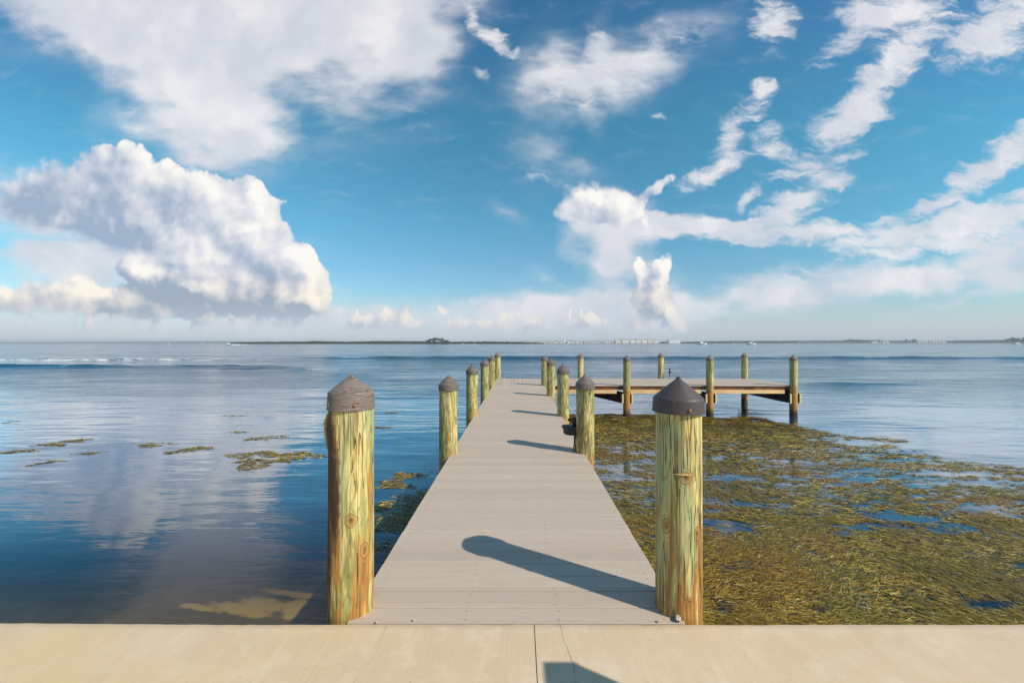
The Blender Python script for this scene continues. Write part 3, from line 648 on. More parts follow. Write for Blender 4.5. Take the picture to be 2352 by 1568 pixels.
mb = MB().lathe([(.014, .22), (.04, .235), (.042, .29), (.018, .31), (.018, .36), (.034, .37), (.034, .395), (.01, .41)], 12); mb.tube([(.02, 0, .27), (.075, 0, .262), (.08, 0, .24)], .012, 8)
autosmooth(mb.build('spigot', M['black'], sg), 45)
rod = empty('short_rod', (-.625, 15.72, 0)); tag(rod, 'short thin grey rod standing on the platform beside the far left piling', 'rod')
MB().tube([(0, 0, .03), (0, 0, .225)], .011, 8).build('rod', simple('galvanised steel', (.14, .14, .15), .5, .6), rod)
MB().lathe([(.03, 0), (.03, .01), (.016, .03)], 10).build('foot', M['bolt'], rod)

# ------------------------------------------------------------------ seabed and water
def grid(name, xs, ys, zf, mat):
    X, Y = np.meshgrid(xs, ys); Z = zf(X, Y); nx, ny = len(xs), len(ys)
    co = np.stack([X, Y, Z], -1).reshape(-1, 3).astype(np.float32)
    i = np.arange((nx - 1) * (ny - 1)); r_ = i // (nx - 1); c_ = i % (nx - 1); a = r_ * nx + c_
    idx = np.stack([a, a + 1, a + nx + 1, a + nx], -1).astype(np.int32)
    me = bpy.data.meshes.new(name); me.vertices.add(len(co)); me.vertices.foreach_set('co', co.ravel())
    me.loops.add(idx.size); me.loops.foreach_set('vertex_index', idx.ravel()); me.polygons.add(len(idx))
    me.polygons.foreach_set('loop_start', np.arange(0, idx.size, 4, dtype=np.int32)); me.update(calc_edges=True)
    me.polygons.foreach_set('use_smooth', [True] * len(idx)); return link(name, me, mat)
m, nt, b = material('seabed'); oc = nt.new('ShaderNodeTexCoord').outputs['Object']
s_ = nt.new('ShaderNodeSeparateXYZ'); nt.l.new(oc, s_.inputs[0])

near = nt.smooth(s_.outputs[1], 5.35, 4.85)
bl = None
for (bx, by, rx_, ry_) in ((-2.82, 4.48, .30, .10), (-3.05, 4.40, .42, .09), (-2.46, 4.46, .17, .13), (-2.42, 4.34, .09, .12), (-2.55, 4.68, .45, .06), (-3.45, 4.40, .30, .05)):
    gg = nt.new('ShaderNodeTexGradient', gradient_type='SPHERICAL'); nt.l.new(nt.map(oc, (bx, by, -1.45), rot=(0, 0, R(-12)), scale=(rx_ * 1.5, ry_ * 1.5, 9), typ='TEXTURE'), gg.inputs[0]); bl = gg.outputs[1] if bl is None else nt.math('MAXIMUM', bl, gg.outputs[1])
c = nt.mix(nt.noise(oc, 3, 5, .6), (.05, .045, .028), (.13, .105, .05))
sand = nt.smooth(nt.math('ADD', bl, nt.math('MULTIPLY', nt.math('SUBTRACT', nt.noise(oc, 4.5, 6, .68), .5), 1.5)), .16, .60)
c = nt.mix(nt.math('MULTIPLY', nt.math('MULTIPLY', sand, near), .9), c, (.56, .40, .13))
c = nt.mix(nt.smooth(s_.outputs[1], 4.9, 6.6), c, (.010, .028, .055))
nt.put(b.inputs['Base Color'], c); b.inputs['Roughness'].default_value = .95; M['seabed'] = m
sb = grid('seabed', np.concatenate([[-15000, -3000, -200], np.linspace(-30, 30, 60), [200, 3000, 15000]]), np.concatenate([[-60, -8], np.linspace(1.6, 14, 60), [30, 80, 300, 2000, 15800]]),
          lambda X, Y: -1.34 - .03 * np.clip(Y - 2, 0, 3) - np.clip((Y - 5) * .25, 0, 1.3) - .12 * fbm(X * .8, Y * .8, 4), M['seabed']); tag(sb, kind='structure')

def ridge(X, Y, y0, w, amp, xa, xb, soft, seed, slope=0.0, foam=0):
    yc = y0 + slope * X + 1.2 * (fbm(X * .05, X * 0 + seed, seed, 3) - .5) * w
    env = 1 / (1 + np.exp(-(X - xa) / soft)) * 1 / (1 + np.exp((X - xb) / soft))
    brk = .45 + 1.1 * fbm(X * .25, X * 0 + 3.3, seed + 3, 3)
    return amp * env * brk * np.exp(-((Y - yc) / w) ** 2)
def water_z(X, Y):
    z = np.zeros_like(X)
    for a in RIDGES: z = z + ridge(X, Y, *a)
    sw = np.clip((Y - 10) / 25, 0, 1) * np.clip((400 - Y) / 250, 0, 1)
    z += sw * .020 * (fbm(X * .10, Y * .7, 31, 2) - .5)
    return z + WZ
RIDGES = [(39.5, .55, .26, -90, -22, 3, 11), (36.0, .5, .24, -27, -18.5, .8, 12), (60, .8, .36, -34, 160, 5, 13), (56.5, .9, .20, -200, -22, 5, 14), (31.0, .6, .06, -18, -9, 1.5, 15),
          (23.3, .35, .16, 16.5, 22, .8, 16), (27, .5, .05, -18, -2, 2, 17), (20.5, .35, .035, -11, -2, 1, 18), (17.8, .3, .03, -10, -3, 1, 19), (45, .7, .05, 5, 90, 6, 20), (75, 1.0, .09, -80, 60, 10, 21), (100, 1.4, .10, -100, 160, 20, 22)]
ys = [-30, -2, 1.5, 2.2]; yv = 2.2
while yv < 120: yv += max(.10, .0045 * yv if yv > 15 else .1); ys.append(yv)
while yv < 14000: yv *= 1.12; ys.append(yv)
xs = np.concatenate([[-15000, -6000, -2000, -700, -300, -180], np.linspace(-120, -40, 80), np.linspace(-39, 60, 200), np.linspace(61, 170, 100), [300, 700, 2000, 6000, 15000]])

m, nt, b = material('sea water'); nt.n.remove(b)
oc = nt.new('ShaderNodeTexCoord').outputs['Object']; s_ = nt.new('ShaderNodeSeparateXYZ'); nt.l.new(oc, s_.inputs[0]); yy = s_.outputs[1]; xx = s_.outputs[0]
far = nt.smooth(yy, 6, 26); vfar = nt.smooth(yy, 60, 700)
pat = nt.noise(nt.map(oc, scale=(.35, 1, 1)), .35, 3, .5)            # gusty and slick patches
band = nt.noise(nt.map(oc, (0, 3, 0), scale=(.004, .05, 1)), 1.0, 4, .6)
w1 = nt.noise(nt.map(oc, rot=(0, 0, R(5)), scale=(.55, 2.3, 1)), 1.5, 3, .5, dim='2D')
w2 = nt.noise(nt.map(oc, (5, 2, 0), rot=(0, 0, R(-8)), scale=(.8, 2.6, 1)), 5.0, 3, .55, dim='2D')
w3 = nt.noise(nt.map(oc, (1, 8, 0), rot=(0, 0, R(12)), scale=(.6, 1.6, 1)), .55, 2, .5, dim='2D')
amp1 = nt.math('MULTIPLY', nt.mixf(far, .22, 1.5), nt.smooth(pat, .32, .62, .35, 1.0))
amp2 = nt.math('MULTIPLY', nt.mixf(far, .16, 1.5), nt.smooth(pat, .35, .60, .25, 1.0))
h = nt.math('ADD', nt.math('MULTIPLY', w1, nt.math('MULTIPLY', amp1, .050)), nt.math('MULTIPLY', w2, nt.math('MULTIPLY', amp2, .012)))
h = nt.math('ADD', h, nt.math('MULTIPLY', w3, nt.math('MULTIPLY', amp1, .10)))
nrm = nt.bump(h, nt.mixf(vfar, 1.0, .55), 1.0)
gl = nt.new('ShaderNodeBsdfGlossy', distribution='GGX'); gl.inputs['Color'].default_value = (.90, .93, .97, 1)
nt.put(gl.inputs['Roughness'], nt.mixf(far, .012, nt.mixf(band, .05, .12))); nt.put(gl.inputs['Normal'], nrm)
tr = nt.new('ShaderNodeBsdfTransparent'); tr.inputs['Color'].default_value = (.82, .80, .66, 1)
df = nt.new('ShaderNodeBsdfDiffuse'); nt.put(df.inputs['Color'], nt.mix(nt.smooth(yy, 3, 14), (.005, .018, .044), (.014, .066, .108)))
body = nt.new('ShaderNodeMixShader'); nt.put(body.inputs[0], nt.smooth(yy, 3.2, 5.4, .05, .97)); nt.l.new(tr.outputs[0], body.inputs[1]); nt.l.new(df.outputs[0], body.inputs[2])
fr = nt.new('ShaderNodeFresnel'); fr.inputs['IOR'].default_value = 1.45; nt.put(fr.inputs['Normal'], nrm)
fm = nt.math('MULTIPLY', fr.outputs[0], nt.mixf(vfar, nt.mixf(far, nt.smooth(yy, 3.3, 6.5, .85, 2.0), 1.15), .80), clamp=True)
fm = nt.mixf(nt.new('ShaderNodeNewGeometry').outputs['Backfacing'], fm, .05)
# foam on the old wake to the left
fy = nt.math('ABSOLUTE', nt.math('SUBTRACT', nt.math('ADD', yy, nt.math('MULTIPLY', nt.math('SUBTRACT', nt.noise(oc, .3, 3), .5), 3.)), 55.5))
foam = nt.math('MULTIPLY', nt.smooth(fy, 2.8, .6), nt.smooth(xx, -30, -62))
foam = nt.math('MULTIPLY', foam, nt.smooth(nt.noise(nt.map(oc, scale=(.5, 1.3, 1)), 1.3, 5, .7), .46, .62))
fd = nt.new('ShaderNodeBsdfDiffuse'); fd.inputs['Color'].default_value = (.9, .88, .84, 1)
ms = nt.new('ShaderNodeMixShader'); nt.put(ms.inputs[0], fm); nt.l.new(body.outputs[0], ms.inputs[1]); nt.l.new(gl.outputs[0], ms.inputs[2])
ms2 = nt.new('ShaderNodeMixShader'); nt.put(ms2.inputs[0], foam); nt.l.new(ms.outputs[0], ms2.inputs[1]); nt.l.new(fd.outputs[0], ms2.inputs[2])
nt.l.new(ms2.outputs[0], nt.n['Material Output'].inputs['Surface']); M['water'] = m
wat = grid('water', xs, np.array(ys), water_z, m); tag(wat, kind='structure')

# ------------------------------------------------------------------ seaweed: many thin ribbon blades
def weed_mat(name, wet):
    m, nt, b = material(name); g = nt.new('ShaderNodeNewGeometry'); r_ = g.outputs['Random Per Island']; oc = nt.new('ShaderNodeTexCoord').outputs['Object']
    c = nt.ramp(r_, [(0, (.016, .012, .003)), (.30, (.065, .050, .006)), (.52, (.25, .20, .016)), (.72, (.50, .375, .030)), (.82, (.33, .13, .014)), (.93, (.56, .43, .07)), (1, (.80, .68, .36))])
    n = nt.noise(oc, 1.1, 3, .6); c = nt.mix(nt.math('MULTIPLY', nt.smooth(n, .40, .65), .55), c, (.13, .115, .012))
    c = nt.mix(nt.math('MULTIPLY', nt.smooth(nt.noise(oc, .6, 2, .5), .50, .66), .35), c, (.27, .105, .012))
    sy = nt.new('ShaderNodeSeparateXYZ'); nt.l.new(oc, sy.inputs[0]); fz = nt.math('MULTIPLY', nt.smooth(sy.outputs[1], 10.2, 11.6), nt.smooth(nt.noise(nt.map(oc, (3, 1, 0), scale=(1, 2, 1)), 1.6, 4, .6), .44, .56))
    c = nt.mix(nt.math('MULTIPLY', fz, .65), c, (.05, .026, .006))  # far mat: dark brown weed, with black reflections painted into its colour
    nt.put(b.inputs['Base Color'], c); b.inputs['Roughness'].default_value = .28; b.inputs['IOR'].default_value = 1.4; return m
M['weed'] = weed_mat('seaweed blades', True)
m, nt, b = material('sunken weed'); oc = nt.new('ShaderNodeTexCoord').outputs['Object']
c = nt.ramp(nt.noise(nt.map(oc, rot=(0, 0, .3), scale=(1, 2, 1)), 16, 6, .75), [(.35, (.010, .010, .003)), (.5, (.075, .062, .008)), (.66, (.20, .155, .02))]); nt.put(b.inputs['Base Color'], c); b.inputs['Roughness'].default_value = .8
nt.put(b.inputs['Normal'], nt.bump(nt.noise(oc, 40, 5, .7), .8, .02)); M['undermat'] = m

def blades(P, ang, L, W, zlo, zhi, seed, curl=.5):
    """P (n,2) -> vertices and quads of bent ribbons"""
    g = np.random.default_rng(seed); n = len(P); segs = 3
    V = np.zeros((n, (segs + 1) * 2, 3), np.float32); th = ang + g.normal(0, .12, n); dth = g.normal(0, curl, n) / segs
    p = P - .5 * (L[:, None]) * np.stack([np.cos(th), np.sin(th)], -1); z = g.uniform(zlo, zhi, n); z0 = z.copy(); tilt = g.normal(0, .06, n); rise = g.uniform(0, 1, n) ** 3 * .010
    for k in range(segs + 1):
        nx, ny = -np.sin(th), np.cos(th); w = W * (1.0, 1.1, .9, .25)[k] * .5
        V[:, 2 * k, 0] = p[:, 0] - nx * w; V[:, 2 * k, 1] = p[:, 1] - ny * w; V[:, 2 * k + 1, 0] = p[:, 0] + nx * w; V[:, 2 * k + 1, 1] = p[:, 1] + ny * w
        roll = g.normal(0, .30, n) * w
        hump = rise * math.sin(k / segs * math.pi)
        V[:, 2 * k, 2] = z + hump - roll; V[:, 2 * k + 1, 2] = z + hump + roll
        p = p + (L / segs)[:, None] * np.stack([np.cos(th), np.sin(th)], -1); th = th + dth; z = z + tilt * L / segs * .3
    V[:, :, 2] = np.maximum(V[:, :, 2], zlo)
    q = np.array([[2 * k, 2 * k + 2, 2 * k + 3, 2 * k + 1] for k in range(segs)])
    idx = (np.arange(n) * (segs + 1) * 2)[:, None, None] + q[None]
    return V.reshape(-1, 3), idx.reshape(-1, 4).astype(np.int32)
def raw_mesh(name, parts, mats, matidx=None):
    Vs = []; Is = []; o_ = 0; mi = []
    for k, (V, I) in enumerate(parts): Vs.append(V); Is.append(I + o_); o_ += len(V); mi.append(np.full(len(I), (matidx or [0] * len(parts))[k]))
    V = np.concatenate(Vs); I = np.concatenate(Is); me = bpy.data.meshes.new(name)
    me.vertices.add(len(V)); me.vertices.foreach_set('co', V.astype(np.float32).ravel()); me.loops.add(I.size); me.loops.foreach_set('vertex_index', I.ravel().astype(np.int32))
    me.polygons.add(len(I)); me.polygons.foreach_set('loop_start', np.arange(0, I.size, 4, dtype=np.int32)); me.polygons.foreach_set('material_index', np.concatenate(mi).astype(np.int32)); me.update(calc_edges=True)
    me.polygons.foreach_set('use_smooth', np.ones(len(I), dtype=bool))
    return link(name, me, mats)
def flow(x, y): return -.45 + 2.6 * (fbm(x * .35 + 7, y * .6 + 3, 71, 2) - .5) + 1.5 * (fbm(x * 1.6, y * 2.2, 72, 2) - .5)
# coverage of the mat, 0..1, in plan
def cover(x, y):
    xm = np.interp(y, [2, 6.5, 7.6, 9.6, 11.2, 12.5, 13.2, 13.9], [20, 13, 9.9, 9.2, 8.7, 8.2, 7.0, 2.0])
    edge = (xm - x) * .55 + 1.6 * (fbm(x * .8, y * 1.3, 51, 3) - .5)
    top = (13.75 + .9 * (fbm(x * .9, y * 0 + 1, 52, 3) - .5) - y) * 1.5
    e = np.clip(np.minimum(edge, top), 0, 1)
    pat = fbm(x * .75 + 3, y * 1.9 + 1, 53, 4); pat2 = fbm(x * 2.2, y * 5.2, 54, 3)
    d = np.interp(y, [2, 3.4, 4.6, 6.0, 9.0, 10.6, 12.0, 14], [1.7, 1.5, 1.10, .80, .68, .86, 1.3, 1.3])
    d = d - np.clip((x - (1.0 + y * .62)) / 4.5, 0, 1) * .40 * np.clip((y - 3.0) / 2, 0, 1)
    q = np.interp(y, [2, 3.6, 6], [.30, .75, 1]); pat3 = fbm(x * 6, y * 13, 55, 3); c = d - q * .62 * np.clip((pat - .50) * 4.2, -.4, .95) - q * .75 * np.clip((pat2 - .50) * 3.4, -.5, .8) - q * .95 * np.clip((pat3 - .5) * 3.6, -.5, .7)
    for (hx, hy, a, b_) in HOLES: c = c - 1.3 * np.clip((fbm(x * 3, y * 7, 58, 3) - .15) * 2, 0, 1) * np.clip(1.3 - np.hypot((x - hx) / a, (y - hy) / b_), 0, 1)
    side = np.clip((x - .72) / .2, 0, 1)
    c = np.clip(c, 0, 1) * np.clip(e * 2.2, 0, 1)
    und = np.clip((x + 2.0) / .5, 0, 1) * np.clip((y - 4.4) / .6, 0, 1) * np.clip((7.6 - y) / .8, 0, 1) * (1 - side) * np.clip((fbm(x * 1.1, y * 1.8, 57, 3) - .40) * 7, 0, 1)
    return np.clip(c * side + und, 0, 1)
HOLES = [((2275 - 1192) * WY(1392) / F, WY(1392), .40, .12), ((1690 - 1192) * WY(1100) / F, WY(1100), .5, .14), ((2030 - 1192) * WY(1185) / F, WY(1185), .45, .16), ((2005 - 1192) * WY(1207) / F, WY(1207), .45, .10), ((2230 - 1192) * WY(1110) / F, WY(1110), 1.0, .18),
         ((1650 - 1192) * WY(1052) / F, WY(1052), .45, .25), ((1900 - 1192) * WY(1400) / F, WY(1395), .3, .05), ((1760 - 1192) * WY(1160) / F, WY(1160), .5, .12)]
parts = []; mi = []
def fill(x0, x1, y0, y1, n, L0, L1, W0, W1, zlo, zhi, seed, thr=.0):
    g = np.random.default_rng(seed); x = g.uniform(x0, x1, n); y = g.uniform(y0, y1, n); c = cover(x, y); k = g.uniform(0, 1, n) < c
    vis = (np.abs(x) < y * 1.40 + .6); k &= vis
    x, y = x[k], y[k]; m_ = len(x); return blades(np.stack([x, y], -1), flow(x, y) + g.normal(0, .42, m_), g.uniform(L0, L1, m_), g.uniform(W0, W1, m_), zlo, zhi, seed)
parts.append(fill(-2.2, 6, 2.0, 3.6, 230000, .03, .10, .0018, .0045, WZ - .014, WZ + .012, 1))
parts.append(fill(-2.2, 8, 3.4, 5.6, 250000, .045, .13, .0030, .0066, WZ - .016, WZ + .012, 2))
parts.append(fill(-2.2, 11, 5.4, 8.6, 230000, .06, .17, .0045, .0095, WZ - .018, WZ + .012, 3))
parts.append(fill(.7, 12, 8.4, 14.2, 190000, .09, .24, .007, .015, WZ - .020, WZ + .014, 4))
print('weed blades', sum(len(p[0]) for p in parts) // 8)
# a sunken felt of older weed just under the surface
gx = np.arange(-2.2, 12, .05); gy = np.arange(2.0, 14.2, .05); GX, GY = np.meshgrid(gx, gy); cv = cover(GX, GY) + .25 * (fbm(GX * 9, GY * 9, 61, 2) - .5)
zz = (WZ - .035 + .05 * (fbm(GX * 5, GY * 5, 62, 3) - .5))
ok = (cv[:-1, :-1] > .60); nx = len(gx); iy, ix = np.nonzero(ok); a = iy * nx + ix
parts.append((np.stack([GX, GY, zz], -1).reshape(-1, 3).astype(np.float32), np.stack([a, a + 1, a + nx + 1, a + nx], -1).astype(np.int32)))
o = raw_mesh('seaweed_mat', parts, [M['weed'], M['undermat']], [0, 0, 0, 0, 1])
tag(o, 'broad floating mat of olive and brown seaweed right of the walkway', 'seaweed', kind='stuff')
# drifting rafts on the left
RAFTS = [(622, 1052, 90, 17, 'largest drifting raft of seaweed on the left water, left of the front piling'), (20, 1037, 45, 6, 'olive seaweed raft at the left edge of the photo'), (128, 1062, 38, 6, 'seaweed raft lowest of the three near the left edge'), (120, 1021, 32, 3.5, 'thin seaweed streak above the lowest raft near the left edge'),
         (172, 1012, 28, 4, 'narrow seaweed raft highest of those near the left edge'), (203, 1041, 24, 4, 'short seaweed raft right of the leftmost rafts'), (352, 1021, 40, 5, 'seaweed raft a third of the way in from the left'), (405, 1038, 26, 4, 'left part of the paired seaweed rafts left of the biggest raft'), (450, 1030, 32, 5, 'right part of the paired seaweed rafts left of the biggest raft'),
         (550, 992, 30, 2.5, 'faint thin seaweed streak, farther out of two above the biggest raft'), (580, 1008, 40, 4, 'sparse grey seaweed scraps just above the biggest raft'), (640, 1003, 36, 4, 'sparse seaweed scraps up and right of the biggest raft'), (895, 948, 16, 2, 'tiny seaweed raft farthest out between the left pilings'), (880, 982, 20, 2.4, 'tiny seaweed raft between the left pilings, second farthest'),
         (935, 1092, 32, 9, 'yellow lit seaweed raft beside the walkway on its left'), (900, 1115, 46, 10, 'ochre seaweed raft left of the shaded weed by the walkway'), (875, 1165, 28, 12, 'small seaweed raft right behind the left front piling'), (10, 969, 26, 2, 'dark thin seaweed streak far out at the left edge'), (2330, 978, 20, 2.2, 'faint seaweed streak far right on open water'), (548, 955, 26, 1.6, 'faintest thin seaweed streak far out on the left water'), (2338, 1085, 60, 6, 'brown seaweed raft off the mat at the right edge')]
for i, (px, py, hw, hh, lab) in enumerate(RAFTS):
    Z = WY(py); X = PX(px, Z); rx = hw * Z / F; ry = abs(WY(py - hh) - WY(py + hh)) / 2
    sparse = 'sparse' in lab or 'faint' in lab
    g = np.random.default_rng(100 + i); ar = rx * ry * 3.14; bw = .0035 + .0009 * Z
    n = int(min(6000, ar / (bw * .11) * (2.4 if not sparse else .8))); t = g.uniform(0, 6.283, n); rr = np.sqrt(g.uniform(0, 1, n)); wob = 1 + .35 * np.sin(3 * t + i) + .2 * np.sin(7 * t + i * 2)
    x = rr * rx * np.cos(t) * wob; y = rr * ry * np.sin(t) * wob + x * .10 * (1 if i % 3 else -.6)
    k = fbm(x * 2.5 + i * 9, y * 5, 80 + i, 3) > .41; x, y = x[k], y[k]; n = len(x)
    if n < 8: continue
    x = x[:n]; y = y[:n]
    p = blades(np.stack([x, y], -1), g.normal(.1, .5, n), g.uniform(.05, .16, n), g.uniform(.7, 1.3, n) * bw, -.006, .010, 300 + i)
    o = raw_mesh('seaweed_raft', [p], [M['weed']]); o.location = (X, Z, WZ)
    tag(o, lab, 'seaweed', 'seaweed rafts drifting left of the dock' if px < 1500 else None)

# ------------------------------------------------------------------ the far shore
M['foliage'] = None
m, nt, b = material('distant foliage'); g = nt.new('ShaderNodeNewGeometry').outputs['Random Per Island']
nt.put(b.inputs['Base Color'], nt.ramp(g, [(0, (.040, .060, .028)), (.5, (.065, .085, .038)), (1, (.105, .125, .060))])); b.inputs['Roughness'].default_value = .9; M['foliage'] = m
M['trunk'] = simple('distant trunk', (.13, .10, .075), .9); M['shore'] = simple('shore ground', (.13, .12, .085), .95)
def leafcloud(P, S, seed):
    """quads of size S at points P, random orientation"""
    g = np.random.default_rng(seed); n = len(P); a = g.normal(size=(n, 3)); a /= np.linalg.norm(a, axis=1)[:, None]; b_ = np.cross(a, g.normal(size=(n, 3))); b_ /= np.linalg.norm(b_, axis=1)[:, None]
    a = a * S[:, None] * .5; b_ = b_ * S[:, None] * .4
    V = np.stack([P - a - b_, P + a - b_, P + a + b_, P - a + b_], 1).reshape(-1, 3); I = np.arange(4 * n).reshape(-1, 4); return V, I
def wood(name, px0, px1, Z, hfun, label, seed, dens=1.0, depth=.03):
    X0, X1 = PX(px0, Z), PX(px1, Z); L = X1 - X0; unit = Z / F
    n = int((px1 - px0) * 26 * dens); g = np.random.default_rng(seed); x = g.uniform(0, L, n); d = g.uniform(0, Z * depth, n)
    H = hfun(px0 + x / unit) * unit; t = g.uniform(0, 1, n) ** .8
    bumpy = .62 + .5 * fbm(x / unit * .35, x * 0 + seed, seed, 3) + .25 * (fbm(x / unit * 1.6, x * 0 + seed, seed + 1, 2) - .5)
    P = np.stack([x, d, t * H * bumpy], -1); V, I = leafcloud(P, np.full(n, unit * 1.5) * g.uniform(.6, 1.3, n), seed)
    o = raw_mesh(name, [(V, I)], [M['foliage']]); o.location = (X0, Z, WZ + .3); return tag(o, label, 'woodland', kind='stuff')
def land(name, px0, px1, Z, depth, h):
    X0, X1 = PX(px0, Z), PX(px1, Z); mb = MB(); n = 40
    V = []; Fs = []
    for i in range(n + 1):
        x = X0 + (X1 - X0) * i / n; e = min(1, i / 4, (n - i) / 4); wv = Z * .003 * (random.random() - .5)
        V += [(x, Z - 4 + wv, WZ - 1), (x, Z + wv, WZ + .25 * e + .02), (x, Z + depth * .3, WZ + h * e + .05), (x, Z + depth, WZ + h * e + .05), (x, Z + depth + 5, WZ - 1)]
    for i in range(n):
        for k in range(4): Fs.append((i * 5 + k, (i + 1) * 5 + k, (i + 1) * 5 + k + 1, i * 5 + k + 1))
    return tag(link(name, pydata(name, V, Fs), M['shore'], smooth=True), kind='structure')
land('island', 512, 1262, 880, 60, .5); land('far_shore', 1130, 1700, 1400, 500, 1.2); land('far_shore', 1600, 2900, 2150, 400, 1.5); land('far_shore', -700, 560, 3800, 600, 3)
wood('mangrove_wood', 520, 1250, 884, lambda p: np.interp(p, [520, 560, 700, 730, 790, 860, 900, 985, 1030, 1060, 1120, 1190, 1250], [1.5, 4.0, 5.5, 6.5, 4.5, 6.5, 6.5, 5.5, 5.0, 5.0, 5.5, 4.2, 1.5]), 'low dark green mangrove wood along the island on the horizon', 201, 1.3)
wood('far_wood', -500, 560, 3800, lambda p: np.interp(p, [-500, 60, 150, 320, 540, 560], [1.5, 1.6, 2.2, 3.2, 3.6, 1.0]), 'faint blue green wooded shore far away at the left', 202, .5)
wood('shore_wood', 1180, 1640, 1450, lambda p: p * 0 + 3.6, 'low line of trees among the waterfront houses', 203, .5)
wood('bridge_wood', 1600, 2000, 2200, lambda p: np.interp(p, [1600, 1680, 1850, 2000], [3.5, 5.0, 5.5, 6.5]), 'dark wooded shore behind the low bridge', 204, 1.)
wood('right_wood', 1960, 2520, 2200, lambda p: np.interp(p, [1960, 2050, 2180, 2230, 2330, 2520], [9, 6, 5.5, 6.5, 7.5, 7]), 'wooded shore at the right end of the horizon', 205, 1.)
# taller trees
def make_tree(px, Z, hpx, wpx, seed, label, group, airy=1.0):
    unit = Z / F; H = hpx * unit; Wd = wpx * unit; g = np.random.default_rng(seed)
    root = empty('tree', (PX(px, Z), Z - 3 + g.uniform(0, 8), WZ + .3)); tag(root, label, 'tree', group)
    mb = MB().tube([(0, 0, 0), (g.uniform(-.3, .3), 0, H * .45), (g.uniform(-.5, .5), 0, H * .85)], [.35, .25, .08], 6)
    for k in range(5):
        a = g.uniform(0, 6.28); z = H * g.uniform(.3, .7); mb.tube([(0, 0, z), (math.cos(a) * Wd * .35, math.sin(a) * Wd * .35, z + H * .15)], [.13, .04], 5)
    mb.build('trunk', M['trunk'], root)
    n = int(420 * airy); cl = g.normal(size=(9, 3)) * np.array([Wd * .26, Wd * .26, H * .16]) + np.array([0, 0, H * .66]); c_ = cl[g.integers(0, 9, n)]
    P = c_ + g.normal(size=(n, 3)) * np.array([Wd * .11, Wd * .11, H * .075]); P[:, 2] = np.clip(P[:, 2], H * .25, H)
    V, I = leafcloud(P, g.uniform(.5, 1.1, n) * unit * 1.1, seed); raw_mesh('crown', [(V, I)], [M['foliage']]).parent = root
for i, (px, h_, w_) in enumerate([(981, 8.5, 8), (987, 11.5, 8), (993, 13.0, 8), (999, 13.8, 8), (1005, 14.2, 8), (1011, 12.5, 8), (1017, 13.0, 7), (1023, 10, 8), (1027, 7, 8)]):
    make_tree(px, 874, h_, w_, 400 + i, '%s tall tree from the left in the clump on the mangrove island' % ['first', 'second', 'third', 'fourth', 'fifth', 'sixth', 'seventh', 'eighth', 'last'][i], 'tall trees clumped on the island')
for i, (px, h_, w_) in enumerate([(2316, 12, 5), (2322, 14, 5), (2329, 15, 6), (2336, 14, 7), (2343, 12, 6), (2350, 13, 6)]):
    make_tree(px, 1500, h_, w_, 430 + i, '%s slim tree from the left at the right end of the horizon' % ['first', 'second', 'third', 'fourth', 'fifth', 'sixth'][i], 'slim trees at the right end of the horizon', .8)
for i, (px, h_, w_) in enumerate([(1955, 9.5, 3), (2080, 9, 4), (2100, 9, 6)]):
    make_tree(px, 2080, h_, w_, 440 + i, ['single thin tree above the right end of the bridge', 'dark tree right of the bridge, left of a close pair', 'broader dark tree right of the bridge, right of a close pair'][i], 'dark trees above the right shore', .8)

# town
WALLS = {'white': (.88, .87, .84), 'cream': (.85, .77, .62), 'pink': (.84, .66, .58), 'pale grey': (.72, .72, .72), 'peach': (.85, .70, .55)}
ROOFS = {'grey': (.30, .29, .28), 'red': (.40, .20, .14), 'brown': (.26, .20, .15), 'white': (.72, .72, .72)}
for k, c in WALLS.items(): M['w_' + k] = simple(k + ' render', c, .85)
for k, c in ROOFS.items(): M['r_' + k] = simple(k + ' roof', c, .8)
M['win'] = simple('window glass', (.07, .09, .11), .2)
def house(px, Z, wpx, hpx, wall, roof, label, cat, group, flat=False, storeys=2, deep=12, name='house'):
    u = Z / F; W = wpx * u; H = hpx * u; root = empty(name, (PX(px, Z), Z, WZ + .9)); tag(root, label, cat, group)
    wh = H * (.95 if flat else .70)
    MB().box(-W / 2, W / 2, 0, deep, 0, wh).build('wall', M['w_' + wall], root)
    if flat: MB().box(-W / 2 - .3, W / 2 + .3, -.3, deep + .3, wh, H).build('roof', M['r_' + roof], root)
    else:
        e = .5; r_ = W * .22
        MB().add([(-W / 2 - e, -e, wh), (W / 2 + e, -e, wh), (W / 2 + e, deep + e, wh), (-W / 2 - e, deep + e, wh), (-r_, deep * .5, H), (r_, deep * .5, H)], [(0, 1, 5, 4), (1, 2, 5), (2, 3, 4, 5), (3, 0, 4), (3, 2, 1, 0)]).build('roof', M['r_' + roof], root)
    nw = max(2, int(W / 3.2)); c0 = 0
    for s in range(storeys):
        for k in range(nw):
            if c0 >= 40: break
            xw = -W / 2 + W * (k + .5) / nw; z0 = wh * (s + .3) / storeys; z1 = wh * (s + .8) / storeys; c0 += 1
            MB().box(xw - W / nw * .17, xw + W / nw * .17, -.06, .05, z0, z1).build('window', M['win'], root)
ordn = ['first', 'second', 'third', 'fourth', 'fifth', 'sixth', 'seventh', 'eighth', 'ninth', 'tenth', 'eleventh', 'twelfth', 'thirteenth', 'fourteenth', 'fifteenth', 'sixteenth', 'seventeenth', 'eighteenth', 'nineteenth', 'twentieth', 'twenty first', 'twenty second', 'twenty third', 'twenty fourth', 'twenty fifth', 'twenty sixth', 'twenty seventh', 'twenty eighth', 'twenty ninth', 'thirtieth']
hr = random.Random(5); px = 1196; i = 0
